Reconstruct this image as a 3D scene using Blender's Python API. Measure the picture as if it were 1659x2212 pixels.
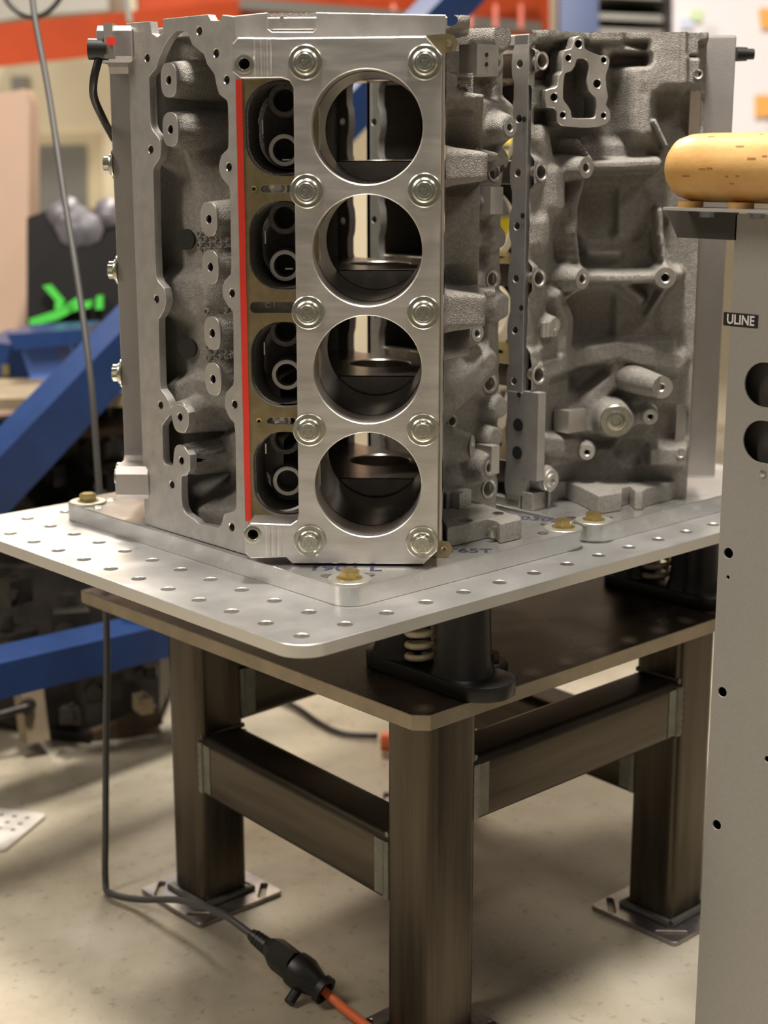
import bpy, bmesh, math, random
import numpy as np
from mathutils import Vector, Matrix
random.seed(7); rng = np.random.default_rng(7)
for _o in list(bpy.data.objects): bpy.data.objects.remove(_o)
COL = bpy.context.scene.collection
SC = bpy.context.scene
# ------------------------------------------------------------------ camera
# millimetre frame of the bench: origin at the near corner hole of the slotted plate, z up,
# FLOOR is 495 mm below the plate's top.
ZP = 0.495
CAM = np.array([-0.8202137, -0.9962140, 0.41341552 + ZP])
FW = np.array([0.6601444, 0.71569297, -0.22801961])
RT = np.array([0.7349053, -0.67816907, -0.00095265])
UP = np.array([0.15531766, 0.16694394, 0.97365607])
FPX, PW, PH = 3313.5338, 1659.0, 2212.0
cam_d = bpy.data.cameras.new('camera'); cam = bpy.data.objects.new('camera', cam_d); COL.objects.link(cam)
SC.camera = cam
cam_d.sensor_fit = 'VERTICAL'; cam_d.sensor_height = 24.0; cam_d.lens = FPX / PH * 24.0
cam.matrix_world = Matrix(((RT[0], UP[0], -FW[0], CAM[0]), (RT[1], UP[1], -FW[1], CAM[1]), (RT[2], UP[2], -FW[2], CAM[2]), (0, 0, 0, 1)))
cam_d.clip_start = 0.05; cam_d.clip_end = 60
cam_d.dof.use_dof = True; cam_d.dof.focus_distance = 1.52; cam_d.dof.aperture_fstop = 2.7
# ------------------------------------------------------------------ world, lights, exposure
W = bpy.data.worlds.new('world'); SC.world = W; W.use_nodes = True
_bg = W.node_tree.nodes['Background']; _bg.inputs[0].default_value = (1.0, 0.95, 0.88, 1); _bg.inputs[1].default_value = 0.09
SC.view_settings.view_transform = 'Standard'; SC.view_settings.look = 'None'
SC.view_settings.exposure = 0.18; SC.view_settings.gamma = 1.0; SC.view_settings.use_curve_mapping = False
def area(name, loc, tgt, sx, sy, power, col):
    l = bpy.data.lights.new(name, 'AREA'); l.shape = 'RECTANGLE'; l.size = sx; l.size_y = sy; l.energy = power; l.color = col
    o = bpy.data.objects.new(name, l); COL.objects.link(o); o.location = loc
    o.rotation_euler = (Vector(tgt) - Vector(loc)).to_track_quat('-Z', 'Y').to_euler(); return o
WARM = (1.0, 0.90, 0.78)
area('ceiling_lamp', (0.12, -0.12, 3.5), (0.35, 0.12, 0), 0.35, 0.6, 150, (1.0, 0.93, 0.84))
area('ceiling_lamp', (1.4, 2.7, 3.3), (0.5, 0.4, 0), 1.3, 0.3, 100, WARM)
area('ceiling_lamp', (-2.0, 0.9, 2.9), (0.2, 0.3, 0.6), 0.4, 1.6, 42, WARM)
area('ceiling_lamp', (0.9, -2.3, 3.2), (0.5, 0.3, 0.6), 1.4, 0.3, 20, WARM)
area('ceiling_lamp', (2.8, 3.2, 3.4), (3.8, 4.4, 0.9), 3.2, 0.5, 75, WARM)
# ------------------------------------------------------------------ helpers
def npv(a): return np.array(a, float)
def W3(x, y, z): return npv([x / 1000, y / 1000, z / 1000 + ZP])          # mm -> world metres
def ray(px, py):
    d = FW + (px - PW / 2) / FPX * RT - (py - PH / 2) / FPX * UP
    return d / np.linalg.norm(d)
def on_plane(px, py, P, n):
    d = ray(px, py); return CAM + d * (((P - CAM) @ n) / (d @ n))
def on_z(px, py, z): return on_plane(px, py, W3(0, 0, z), npv([0, 0, 1]))
def at(px, py, dist):                                                      # point at a distance along the view axis
    d = FW + (px - PW / 2) / FPX * RT - (py - PH / 2) / FPX * UP
    return CAM + d * dist
class Frame:
    def __init__(s, O, U, V, N): s.O, s.U, s.V, s.N = npv(O), npv(U), npv(V), npv(N)
    def pt(s, u, v, h=0): return s.O + s.U * u + s.V * v + s.N * h
    def px(s, px, py, h=0):
        p = on_plane(px, py, s.O + s.N * h, s.N) - s.O
        return (float(p @ s.U), float(p @ s.V))
    def mat(s):
        return Matrix(((s.U[0], s.V[0], s.N[0], s.O[0]), (s.U[1], s.V[1], s.N[1], s.O[1]), (s.U[2], s.V[2], s.N[2], s.O[2]), (0, 0, 0, 1)))
ZU = (0, 0, 1); R2 = math.sqrt(.5)
def tag(o, label=None, cat=None, group=None, kind=None):
    if label: o['label'] = label
    if cat: o['category'] = cat
    if group: o['group'] = group
    if kind: o['kind'] = kind
    return o
def root(name, loc, label, cat, group=None):
    o = bpy.data.objects.new(name, None); COL.objects.link(o); o.location = Vector(loc); o.empty_display_size = .05
    return tag(o, label, cat, group)
def adopt(o, parent):
    if parent is not None:
        o.parent = parent
        m = Matrix.Translation(parent.location) if parent.type == 'EMPTY' else Matrix.Identity(4)
        p = parent
        o.matrix_parent_inverse = world_of(parent).inverted()
    return o
_WO = {}
def world_of(o):
    return _WO.get(o.name, Matrix.Translation(o.location) if o.type == 'EMPTY' else o.matrix_basis.copy())
def link(name, me, mat=None, parent=None, smooth=None, label=None):
    o = bpy.data.objects.new(name, me); COL.objects.link(o)
    if mat is not None and len(me.materials) == 0: me.materials.append(mat)
    if smooth is not None: shade(me, smooth)
    adopt(o, parent)
    if label: o['label'] = label
    return o
def shade(me, ang=35):
    if ang >= 180:
        me.polygons.foreach_set('use_smooth', [True] * len(me.polygons)); return
    bm = bmesh.new(); bm.from_mesh(me); a = math.radians(ang)
    for f in bm.faces: f.smooth = True
    for e in bm.edges:
        if len(e.link_faces) == 2: e.smooth = e.calc_face_angle(9) < a
    bm.to_mesh(me); bm.free()
def bm_obj(name, bm, mat, parent=None, smooth=35, label=None, bevel=0, seg=2):
    if bevel:
        es = [e for e in bm.edges if len(e.link_faces) == 2 and e.calc_face_angle(0) > .5]
        bmesh.ops.bevel(bm, geom=es, offset=bevel, segments=seg, affect='EDGES', profile=.5, clamp_overlap=True)
    bmesh.ops.recalc_face_normals(bm, faces=bm.faces)
    me = bpy.data.meshes.new(name); bm.to_mesh(me); bm.free()
    return link(name, me, mat, parent, smooth, label)
# --- bmesh shapes (all in world metres)
def b_box(bm, c, sx, sy, sz, X=(1, 0, 0), Y=(0, 1, 0), Z=(0, 0, 1)):
    X, Y, Z, c = Vector(X), Vector(Y), Vector(Z), Vector(c); vs = []
    for i in (-1, 1):
        for j in (-1, 1):
            for k in (-1, 1): vs.append(bm.verts.new(c + X * (i * sx / 2) + Y * (j * sy / 2) + Z * (k * sz / 2)))
    for f in ((0, 1, 3, 2), (4, 6, 7, 5), (0, 4, 5, 1), (2, 3, 7, 6), (0, 2, 6, 4), (1, 5, 7, 3)): bm.faces.new([vs[i] for i in f])
def basis(ax):
    a = Vector(ax).normalized(); h = Vector((0, 0, 1)) if abs(a.z) < .9 else Vector((1, 0, 0))
    x = a.cross(h).normalized(); return x, a.cross(x).normalized(), a
def b_lathe(bm, p, ax, prof, n=24, cap0=True, cap1=True, x=None, sx=1.0):
    X, Y, A = basis(ax)
    if x is not None: X = Vector(x).normalized(); Y = A.cross(X)
    p = Vector(p); rings = []
    for (h, r) in prof:
        rings.append([bm.verts.new(p + A * h + (X * math.cos(2 * math.pi * i / n) * sx + Y * math.sin(2 * math.pi * i / n)) * max(r, 1e-5)) for i in range(n)])
    for a, b in zip(rings, rings[1:]):
        for i in range(n): bm.faces.new((a[i], a[(i + 1) % n], b[(i + 1) % n], b[i]))
    if cap0: bm.faces.new(rings[0][::-1])
    if cap1: bm.faces.new(rings[-1])
def b_cyl(bm, p0, p1, r0, r1=None, n=20, caps=True):
    p0, p1 = Vector(p0), Vector(p1); L = (p1 - p0).length
    b_lathe(bm, p0, p1 - p0, [(0, r0), (L, r0 if r1 is None else r1)], n, caps, caps)
def b_prism(bm, pts, d):
    d = Vector(d); a = [bm.verts.new(Vector(p)) for p in pts]; b = [bm.verts.new(Vector(p) + d) for p in pts]
    bm.faces.new(a[::-1]); bm.faces.new(b)
    for i in range(len(a)): j = (i + 1) % len(a); bm.faces.new((a[i], a[j], b[j], b[i]))
def b_tube(bm, pts, r, n=12, caps=True):
    P = [Vector(p) for p in pts]; rings = []; ref = None
    for i, p in enumerate(P):
        t = (P[min(i + 1, len(P) - 1)] - P[max(i - 1, 0)]).normalized()
        if ref is None: ref = basis(t)[0]
        ref = (ref - t * ref.dot(t)).normalized(); y = t.cross(ref)
        rr = r[i] if isinstance(r, (list, tuple)) else r
        rings.append([bm.verts.new(p + (ref * math.cos(2 * math.pi * k / n) + y * math.sin(2 * math.pi * k / n)) * rr) for k in range(n)])
    for a, b in zip(rings, rings[1:]):
        for k in range(n): bm.faces.new((a[k], a[(k + 1) % n], b[(k + 1) % n], b[k]))
    if caps: bm.faces.new(rings[0][::-1]); bm.faces.new(rings[-1])
def spline(pts, m=8):
    P = [npv(p) for p in pts]; P = [2 * P[0] - P[1]] + P + [2 * P[-1] - P[-2]]; out = []
    for i in range(1, len(P) - 2):
        for k in range(m):
            t = k / m; a, b, c, d = P[i - 1], P[i], P[i + 1], P[i + 2]
            out.append(.5 * ((2 * b) + (c - a) * t + (2 * a - 5 * b + 4 * c - d) * t * t + (-a + 3 * b - 3 * c + d) * t ** 3))
    out.append(P[-2]); return out
def round_poly(pts, m=4):                       # closed smoothing of a 2-D outline
    P = [npv(p) for p in pts]; n = len(P); out = []
    for i in range(n):
        a, b, c, d = P[i - 1], P[i], P[(i + 1) % n], P[(i + 2) % n]
        for k in range(m):
            t = k / m
            cr = .5 * ((2 * b) + (c - a) * t + (2 * a - 5 * b + 4 * c - d) * t * t + (-a + 3 * b - 3 * c + d) * t ** 3)
            out.append(tuple(.6 * cr + .4 * (b * (1 - t) + c * t)))
    return out
def rrect(u0, u1, v0, v1, r, n=5):
    out = []
    for cx, cy, a0 in ((u1 - r, v1 - r, 0), (u0 + r, v1 - r, 90), (u0 + r, v0 + r, 180), (u1 - r, v0 + r, 270)):
        for k in range(n + 1):
            a = math.radians(a0 + 90 * k / n); out.append((cx + r * math.cos(a), cy + r * math.sin(a)))
    return out
def circ(u, v, r, n=32, rv=None): return [(u + r * math.cos(2 * math.pi * k / n), v + (rv or r) * math.sin(2 * math.pi * k / n)) for k in range(n)]
def slab_mesh(F, outer, holes, h0, h1, bevel=0.0, seg=1):
    """flat plate with real holes lying in frame F between heights h0 and h1"""
    cu = bpy.data.curves.new('tmp', 'CURVE'); cu.dimensions = '2D'; cu.fill_mode = 'BOTH'
    cu.extrude = max((h1 - h0) / 2 - bevel, 1e-5); cu.bevel_depth = bevel; cu.bevel_resolution = seg - 1; cu.offset = -bevel
    for poly in [outer] + list(holes):
        s = cu.splines.new('POLY'); s.points.add(len(poly) - 1); s.use_cyclic_u = True
        s.points.foreach_set('co', [c for p in poly for c in (p[0], p[1], 0, 1)])
    o = bpy.data.objects.new('tmp', cu); COL.objects.link(o)
    dg = bpy.context.evaluated_depsgraph_get(); me = bpy.data.meshes.new_from_object(o.evaluated_get(dg))
    bpy.data.objects.remove(o); bpy.data.curves.remove(cu)
    me.transform(F.mat() @ Matrix.Translation((0, 0, (h0 + h1) / 2)))
    me.materials.clear(); return me
def slab(name, F, outer, holes, h0, h1, mat, parent=None, bevel=0.0, seg=1, label=None, smooth=30):
    me = slab_mesh(F, outer, holes, h0, h1, bevel, seg); me.name = name
    bm = bmesh.new(); bm.from_mesh(me); bmesh.ops.remove_doubles(bm, verts=bm.verts, dist=1e-6); bmesh.ops.recalc_face_normals(bm, faces=bm.faces); bm.to_mesh(me); bm.free()
    return link(name, me, mat, parent, smooth, label)
def text_mesh(body, F, u, v, size, h, ext, rot=0, bold=0.0, sx=1.0):
    cu = bpy.data.curves.new('tmp', 'FONT'); cu.body = body; cu.size = size; cu.extrude = ext; cu.offset = bold; cu.align_x = 'CENTER'; cu.align_y = 'CENTER'; cu.resolution_u = 3
    o = bpy.data.objects.new('tmp', cu); COL.objects.link(o)
    dg = bpy.context.evaluated_depsgraph_get(); me = bpy.data.meshes.new_from_object(o.evaluated_get(dg))
    bpy.data.objects.remove(o)
    me.transform(F.mat() @ Matrix.Translation((u, v, h)) @ Matrix.Rotation(rot, 4, 'Z') @ Matrix.Diagonal((sx, 1, 1, 1))); me.materials.clear(); return me
# ------------------------------------------------------------------ materials
def mat(name, col, rough=.5, metal=0.0, noise=0.0, nscale=30, bump=0.0, bscale=400, col2=None, streak=None, rnoise=0.0, coat=0.0, spec=.5):
    m = bpy.data.materials.new(name); m.use_nodes = True; nt = m.node_tree; N, L = nt.nodes, nt.links; b = N['Principled BSDF']
    b.inputs['Base Color'].default_value = (*col, 1); b.inputs['Roughness'].default_value = rough; b.inputs['Metallic'].default_value = metal
    b.inputs['Specular IOR Level'].default_value = spec
    if coat: b.inputs['Coat Weight'].default_value = coat; b.inputs['Coat Roughness'].default_value = .15
    tc = N.new('ShaderNodeTexCoord')
    src = tc.outputs['Object']
    if streak:
        mp = N.new('ShaderNodeMapping'); mp.inputs['Scale'].default_value = streak; L.new(src, mp.inputs[0]); ssrc = mp.outputs[0]
    else: ssrc = src
    if noise or rnoise or col2:
        nz = N.new('ShaderNodeTexNoise'); nz.inputs['Scale'].default_value = nscale; nz.inputs['Detail'].default_value = 6; nz.inputs['Roughness'].default_value = .62; L.new(ssrc, nz.inputs['Vector'])
        if noise or col2:
            cr = N.new('ShaderNodeValToRGB'); c2 = col2 or tuple(c * (1 - noise) for c in col)
            cr.color_ramp.elements[0].position = .34; cr.color_ramp.elements[1].position = .66
            cr.color_ramp.elements[0].color = (*c2, 1); cr.color_ramp.elements[1].color = (*col, 1)
            L.new(nz.outputs[0], cr.inputs[0]); L.new(cr.outputs[0], b.inputs['Base Color'])
        if rnoise:
            mr = N.new('ShaderNodeMapRange'); mr.inputs[1].default_value = .3; mr.inputs[2].default_value = .7; mr.inputs[3].default_value = max(rough - rnoise, .03); mr.inputs[4].default_value = rough + rnoise
            L.new(nz.outputs[0], mr.inputs[0]); L.new(mr.outputs[0], b.inputs['Roughness'])
    if bump:
        n2 = N.new('ShaderNodeTexNoise'); n2.inputs['Scale'].default_value = bscale; n2.inputs['Detail'].default_value = 3; L.new(ssrc if streak else src, n2.inputs['Vector'])
        bp = N.new('ShaderNodeBump'); bp.inputs['Strength'].default_value = min(bump, 1); bp.inputs['Distance'].default_value = .0014 if bump >= 1 else .001
        L.new(n2.outputs[0], bp.inputs['Height']); L.new(bp.outputs[0], b.inputs['Normal'])
    return m
M = {}
M['cast'] = mat('cast_aluminium', (.36, .34, .31), .60, .75, .26, 240, 1.0, 900)
M['cast_dark'] = mat('grey_and_shaded_casting', (.20, .19, .175), .66, .7, .3, 240, 1.0, 900)  # darker copy of the casting: interior shade put into the colour; also grey parts
M['machined'] = mat('machined_aluminium', (.68, .65, .61), .42, .85, .10, 25, .15, 900, rnoise=.06)
M['machined_rough'] = mat('milled_cast_face', (.58, .56, .53), .48, .8, .18, 60, .25, 1200)
M['plate'] = mat('torque_plate_aluminium', (.75, .72, .68), .40, .9, .12, 14, .12, 300, streak=(1, 1, 6), rnoise=.07)
M['plate_side'] = mat('sawn_plate_edge', (.47, .44, .42), .45, .85, .12, 20, .15, 500)
M['tool_plate'] = mat('tooling_plate_aluminium', (.78, .775, .76), .36, .85, .10, 9, rnoise=.07)
M['riser'] = mat('riser_aluminium', (.74, .73, .71), .27, .9, .10, 10, rnoise=.05)
M['bore'] = mat('honed_bore_steel', (.105, .10, .095), .24, .95, .25, 30, .1, 600)
M['web'] = mat('bronze_tinted_web', (.42, .36, .30), .27, .95, .35, 60, .1, 500)
M['gasket'] = mat('brass_coloured_gasket', (.36, .29, .16), .42, .8, .25, 80, .1, 600)
M['red'] = mat('red_seal', (.80, .045, .025), .45, 0, .08, 40)
M['steel'] = mat('zinc_steel', (.60, .59, .50), .28, .95, .2, 150, .1, 500)
M['washer'] = mat('zinc_washer', (.66, .65, .58), .42, .9, .15, 150)
M['gold'] = mat('yellow_zinc', (.75, .60, .28), .28, .95, .25, 200)
M['shine'] = mat('bright_thread', (.8, .78, .74), .2, 1.0)
M['dark'] = mat('hole_shade_black', (.012, .011, .010), .7)  # black colour stands in for the shade inside holes
M['raw'] = mat('raw_steel_tube', (.115, .096, .072), .34, .85, .45, 22, .12, 60, col2=(.055, .046, .035), streak=(2, 2, .12), rnoise=.08)
M['rawh'] = mat('raw_steel_rail', (.115, .096, .072), .34, .85, .45, 22, .12, 60, col2=(.055, .046, .035), streak=(.12, .12, 2), rnoise=.08)
M['rawtop'] = mat('raw_steel_plate', (.13, .10, .075), .34, .75, .4, 12, .2, 160, col2=(.06, .045, .035), rnoise=.12)
M['rawedge'] = mat('ground_steel_edge', (.36, .31, .24), .42, .9, .25, 20, .2, 300)
M['weldzone'] = mat('ground_weld_zone', (.23, .235, .20), .45, .8, .35, 40, .2, 200)
M['weld'] = mat('weld_bead', (.24, .235, .21), .5, .85, .3, 60, .3, 300)
M['foot'] = mat('heat_tinted_foot_plate', (.44, .40, .36), .35, .9, .3, 24, col2=(.22, .21, .24))
M['black'] = mat('black_plastic', (.014, .013, .012), .42, 0, .2, 60)
M['blackiron'] = mat('black_painted_iron', (.012, .011, .010), .35, .2, bump=.2, bscale=500)
M['rubber'] = mat('grey_rubber_cord', (.06, .058, .055), .5)
M['orange'] = mat('orange_cord', (.75, .16, .05), .5)
M['coil'] = mat('pale_coil_spring', (.62, .54, .40), .45, .3, .2, 60)
M['cart'] = mat('grey_powder_coat', (.36, .345, .315), .42, .0, .06, 300, .25, 1500)
M['cartdark'] = mat('shaded_cart_steel', (.055, .05, .042), .55)  # cart steel with its shade put into the colour
M['wood'] = mat('varnished_wood', (.62, .385, .14), .45, 0, .35, 9, .15, 60, col2=(.52, .28, .08), streak=(5, 2.2, 5), coat=.15)
M['woodmark'] = mat('dark_wood_fleck', (.30, .12, .03), .5)
M['label'] = mat('black_label', (.012, .011, .012), .45)
M['white'] = mat('white_print', (.78, .76, .74), .5)
M['ink'] = mat('blue_black_marker', (.03, .028, .06), .5)
M['blue'] = mat('blue_gloss_paint', (.013, .042, .15), .30, .1, .2, 20)
M['bluelt'] = mat('light_blue_paint', (.10, .20, .62), .38)
M['redbeam'] = mat('orange_red_rack_paint', (.62, .085, .022), .4, 0, .15, 9)
M['cream'] = mat('cream_wall', (.74, .67, .49), .7, 0, .06, 3)
M['paint_cream'] = mat('cream_trim', (.62, .54, .36), .6)
M['greypanel'] = mat('grey_glass_panel', (.20, .20, .18), .35)
M['tan'] = mat('tan_cardboard', (.55, .38, .28), .7, 0, .12, 3)
M['bag'] = mat('black_plastic_sheet', (.018, .017, .017), .25, 0, bump=.6, bscale=22)
M['green'] = mat('green_print', (.06, .55, .05), .5)
M['clutter'] = mat('dark_greasy_metal', (.035, .03, .026), .4, .5, .5, 30, .3, 120)
M['rust'] = mat('rusty_iron', (.085, .055, .035), .6, .3, .4, 40, .3, 200, col2=(.06, .035, .02))
M['beige'] = mat('beige_metal', (.33, .26, .17), .5, .3, .25, 20)
M['silver'] = mat('silver_part', (.6, .6, .6), .25, 1.0)
M['whiteboard'] = mat('white_board', (.80, .77, .80), .35)
M['yellow'] = mat('yellow_paint', (.85, .68, .03), .4)
M['greymetal'] = mat('grey_shelf_metal', (.30, .29, .26), .45, .4)
def floor_mat():
    m = bpy.data.materials.new('sealed_concrete'); m.use_nodes = True; nt = m.node_tree; N, L = nt.nodes, nt.links; b = N['Principled BSDF']
    tc = N.new('ShaderNodeTexCoord')
    def nz(s, d=8, r=.6):
        n = N.new('ShaderNodeTexNoise'); n.inputs['Scale'].default_value = s; n.inputs['Detail'].default_value = d; n.inputs['Roughness'].default_value = r; L.new(tc.outputs['Object'], n.inputs['Vector']); return n
    def ramp(src, stops):
        c = N.new('ShaderNodeValToRGB'); L.new(src, c.inputs[0]); e = c.color_ramp.elements
        e[0].position, e[0].color = stops[0][0], (*stops[0][1], 1); e[1].position, e[1].color = stops[-1][0], (*stops[-1][1], 1)
        for p, col in stops[1:-1]: x = e.new(p); x.color = (*col, 1)
        return c
    base = ramp(nz(3.2).outputs[0], [(.3, (.27, .23, .16)), (.5, (.38, .335, .255)), (.7, (.47, .43, .35))])
    spots = ramp(nz(55, 4, .7).outputs[0], [(.33, (.45, .42, .38)), (.42, (1, 1, 1))])
    mx = N.new('ShaderNodeMix'); mx.data_type = 'RGBA'; mx.blend_type = 'MULTIPLY'; mx.inputs[0].default_value = .55
    L.new(base.outputs[0], mx.inputs[6]); L.new(spots.outputs[0], mx.inputs[7]); L.new(mx.outputs[2], b.inputs['Base Color'])
    mr = N.new('ShaderNodeMapRange'); mr.inputs[1].default_value = .35; mr.inputs[2].default_value = .65; mr.inputs[3].default_value = .22; mr.inputs[4].default_value = .42
    L.new(nz(6).outputs[0], mr.inputs[0]); L.new(mr.outputs[0], b.inputs['Roughness'])
    bp = N.new('ShaderNodeBump'); bp.inputs['Strength'].default_value = .12; bp.inputs['Distance'].default_value = .002; L.new(nz(40).outputs[0], bp.inputs['Height']); L.new(bp.outputs[0], b.inputs['Normal'])
    return m
M['floor'] = floor_mat()
# ------------------------------------------------------------------ relief surfaces (castings)
def sstep(x): x = np.clip(x, 0, 1); return x * x * (3 - 2 * x)
class Relief:
    """a wall that follows a path in plan and rises/sinks by a height field; s along the path, z up (metres)"""
    def __init__(s, path_mm, z0, z1, step=.0022, soft=9):
        P = [npv([p[0] / 1000, p[1] / 1000]) for p in path_mm]; s.path = P
        seg = [np.linalg.norm(b - a) for a, b in zip(P, P[1:])]; s.cum = np.concatenate([[0], np.cumsum(seg)]); s.L = s.cum[-1]
        ns = max(int(s.L / step), 4); nz = max(int((z1 - z0) / 1000 / step), 4)
        s.sv = np.linspace(0, s.L, ns + 1); s.zv = np.linspace(z0 / 1000 + ZP, z1 / 1000 + ZP, nz + 1)
        s.S, s.Z = np.meshgrid(s.sv, s.zv, indexing='ij'); s.H = np.zeros_like(s.S); s.cut = []
        X = np.interp(s.sv, s.cum, [p[0] for p in P]); Y = np.interp(s.sv, s.cum, [p[1] for p in P])
        k = soft
        def blur(a):
            pa = np.concatenate([2 * a[0] - a[k:0:-1], a, 2 * a[-1] - a[-2:-k - 2:-1]]); w = np.ones(2 * k + 1) / (2 * k + 1); return np.convolve(pa, w, 'valid')
        s.X, s.Y = blur(X), blur(Y)
        tx, ty = np.gradient(s.X), np.gradient(s.Y); l = np.hypot(tx, ty); s.nx, s.ny = ty / l, -tx / l     # outward: right-hand of travel
    def at(s, px, py, h=0):
        best = None
        for i in range(len(s.path) - 1):
            a, b = s.path[i], s.path[i + 1]; t = (b - a) / np.linalg.norm(b - a); n = npv([t[1], -t[0], 0])
            P = np.array([a[0], a[1], ZP]) + n * h
            q = on_plane(px, py, P, n); ss = (q[:2] - P[:2]) @ t; L = s.cum[i + 1] - s.cum[i]
            over = max(-ss, ss - L, 0)
            if best is None or over < best[0]: best = (over, s.cum[i] + ss, q[2])
        return best[1], best[2]
    def world(s, ss, z, h=0):
        x = np.interp(ss, s.sv, s.X); y = np.interp(ss, s.sv, s.Y); nx = np.interp(ss, s.sv, s.nx); ny = np.interp(ss, s.sv, s.ny)
        l = math.hypot(nx, ny); return npv([x + nx / l * h, y + ny / l * h, z]), npv([nx / l, ny / l, 0])
    def hat(s, ss, z): return float(s.H[np.argmin(abs(s.sv - ss)), np.argmin(abs(s.zv - z))])
    def boss(s, c, r, h, fil=.008, mode='max', rz=None):
        d = np.hypot(s.S - c[0], (s.Z - c[1]) * (r / (rz or r))); f = sstep(1 - (d - r) / fil)
        s.H = np.where(f > 0, s.H * (1 - f) + np.maximum(s.H, h) * f if mode == 'max' else s.H * (1 - f) + h * f, s.H)
    def seg(s, pts, w, h, fil=.006, mode='max', h1=None):
        d = np.full_like(s.S, 9.); hh = np.zeros_like(s.S); n = len(pts) - 1
        for i, (a, b) in enumerate(zip(pts, pts[1:])):
            vx, vz = b[0] - a[0], b[1] - a[1]; t = np.clip(((s.S - a[0]) * vx + (s.Z - a[1]) * vz) / (vx * vx + vz * vz + 1e-12), 0, 1)
            di = np.hypot(s.S - a[0] - t * vx, s.Z - a[1] - t * vz); m = di < d; d = np.where(m, di, d); hh = np.where(m, (i + t) / n, hh)
        f = sstep(1 - (d - w / 2) / fil); hv = h + ((h1 if h1 is not None else h) - h) * hh
        tgt = np.maximum(s.H, hv) if mode == 'max' else hv
        s.H = s.H * (1 - f) + tgt * f
    def box(s, a, b, h, r=.006, fil=.006, mode='set'):
        cs, cz = (a[0] + b[0]) / 2, (a[1] + b[1]) / 2; hs, hz = abs(a[0] - b[0]) / 2, abs(a[1] - b[1]) / 2
        qx, qz = np.abs(s.S - cs) - hs + r, np.abs(s.Z - cz) - hz + r
        d = np.hypot(np.maximum(qx, 0), np.maximum(qz, 0)) + np.minimum(np.maximum(qx, qz), 0) - r; f = sstep(.5 - d / fil)
        tgt = np.maximum(s.H, h) if mode == 'max' else h
        s.H = s.H * (1 - f) + tgt * f
    def poly(s, pts, h, fil=.004, mode='max'):
        P = [npv(p) for p in pts]; ins = np.zeros(s.S.shape, bool); d = np.full(s.S.shape, 9.)
        for a, b in zip(P, P[1:] + P[:1]):
            cond = ((a[1] > s.Z) != (b[1] > s.Z)) & (s.S < (b[0] - a[0]) * (s.Z - a[1]) / (b[1] - a[1] + 1e-12) + a[0]); ins ^= cond
            v = b - a; t = np.clip(((s.S - a[0]) * v[0] + (s.Z - a[1]) * v[1]) / (v @ v + 1e-12), 0, 1); d = np.minimum(d, np.hypot(s.S - a[0] - t * v[0], s.Z - a[1] - t * v[1]))
        sd = np.where(ins, -d, d); f = sstep(.5 - sd / fil); tgt = np.maximum(s.H, h) if mode == 'max' else h
        s.H = s.H * (1 - f) + tgt * f; return ins
    def build(s, name, mt, parent, noise=.0006, mask=None, label=None):
        H = s.H + rng.normal(0, 1, s.H.shape) * noise * .12
        g = rng.normal(0, 1, (s.H.shape[0] // 6 + 3, s.H.shape[1] // 6 + 3))
        i = np.arange(s.H.shape[0]) / 6; j = np.arange(s.H.shape[1]) / 6; i0, j0 = i.astype(int), j.astype(int); fi, fj = (i - i0)[:, None], (j - j0)[None]
        H = H + noise * (g[i0][:, j0] * (1 - fi) * (1 - fj) + g[i0 + 1][:, j0] * fi * (1 - fj) + g[i0][:, j0 + 1] * (1 - fi) * fj + g[i0 + 1][:, j0 + 1] * fi * fj)
        X = s.X[:, None] + s.nx[:, None] * H; Y = s.Y[:, None] + s.ny[:, None] * H
        V = np.stack([X, Y, s.Z], -1).reshape(-1, 3); n, m = s.S.shape
        idx = np.arange(n * m).reshape(n, m); q = np.stack([idx[:-1, :-1], idx[1:, :-1], idx[1:, 1:], idx[:-1, 1:]], -1)
        keep = np.ones(q.shape[:2], bool); cs = (s.S[:-1, :-1] + s.S[1:, 1:]) / 2; cz = (s.Z[:-1, :-1] + s.Z[1:, 1:]) / 2
        for (a, b, r) in s.cut: keep &= np.hypot(cs - a, cz - b) > r
        if mask is not None: keep &= ~mask(cs, cz)
        me = bpy.data.meshes.new(name); me.from_pydata([], [], []); q = q[keep]
        me.vertices.add(len(V)); me.vertices.foreach_set('co', V.ravel())
        me.loops.add(q.size); me.loops.foreach_set('vertex_index', q.ravel()); me.polygons.add(len(q)); me.polygons.foreach_set('loop_start', np.arange(0, q.size, 4)); me.polygons.foreach_set('loop_total', np.full(len(q), 4))
        me.update(); me.validate(); shade(me, 181)
        return link(name, me, mt, parent, None, label)
def insert(bm_face, bm_dark, p, n, r_in, R, depth=.018, seg=24, x=None, sx=1.0):
    """machined ring with a real drilled hole; the ring goes to bm_face, the bottom of the hole to bm_dark"""
    p = Vector(p) + Vector(n) * .0004
    b_lathe(bm_face, p, n, [(-.0006, R), (0, R), (0, r_in + .0012), (-.0012, r_in), (-depth, r_in * .96)], seg, False, False, x, sx)
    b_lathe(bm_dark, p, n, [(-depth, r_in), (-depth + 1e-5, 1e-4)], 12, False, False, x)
# ------------------------------------------------------------------ the setting
bm = bmesh.new(); b_box(bm, (2.2, 2.5, -.05), 12, 12, .1); tag(bm_obj('floor', bm, M['floor'], smooth=None), kind='structure')
VD = npv([0.678, 0.735, 0]); VR = npv([0.735, -0.678, 0])                    # level view axis and its right
def wall_frame(dist): return Frame(CAM * [1, 1, 0] + VD * dist, VR, ZU, -VD)
FB = wall_frame(5.2)
slab('wall_back', FB, rrect(-3.2, 3.2, 0, 3.4, .01, 1), [], -.12, 0, M['cream']); tag(bpy.data.objects['wall_back'], kind='structure')
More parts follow.
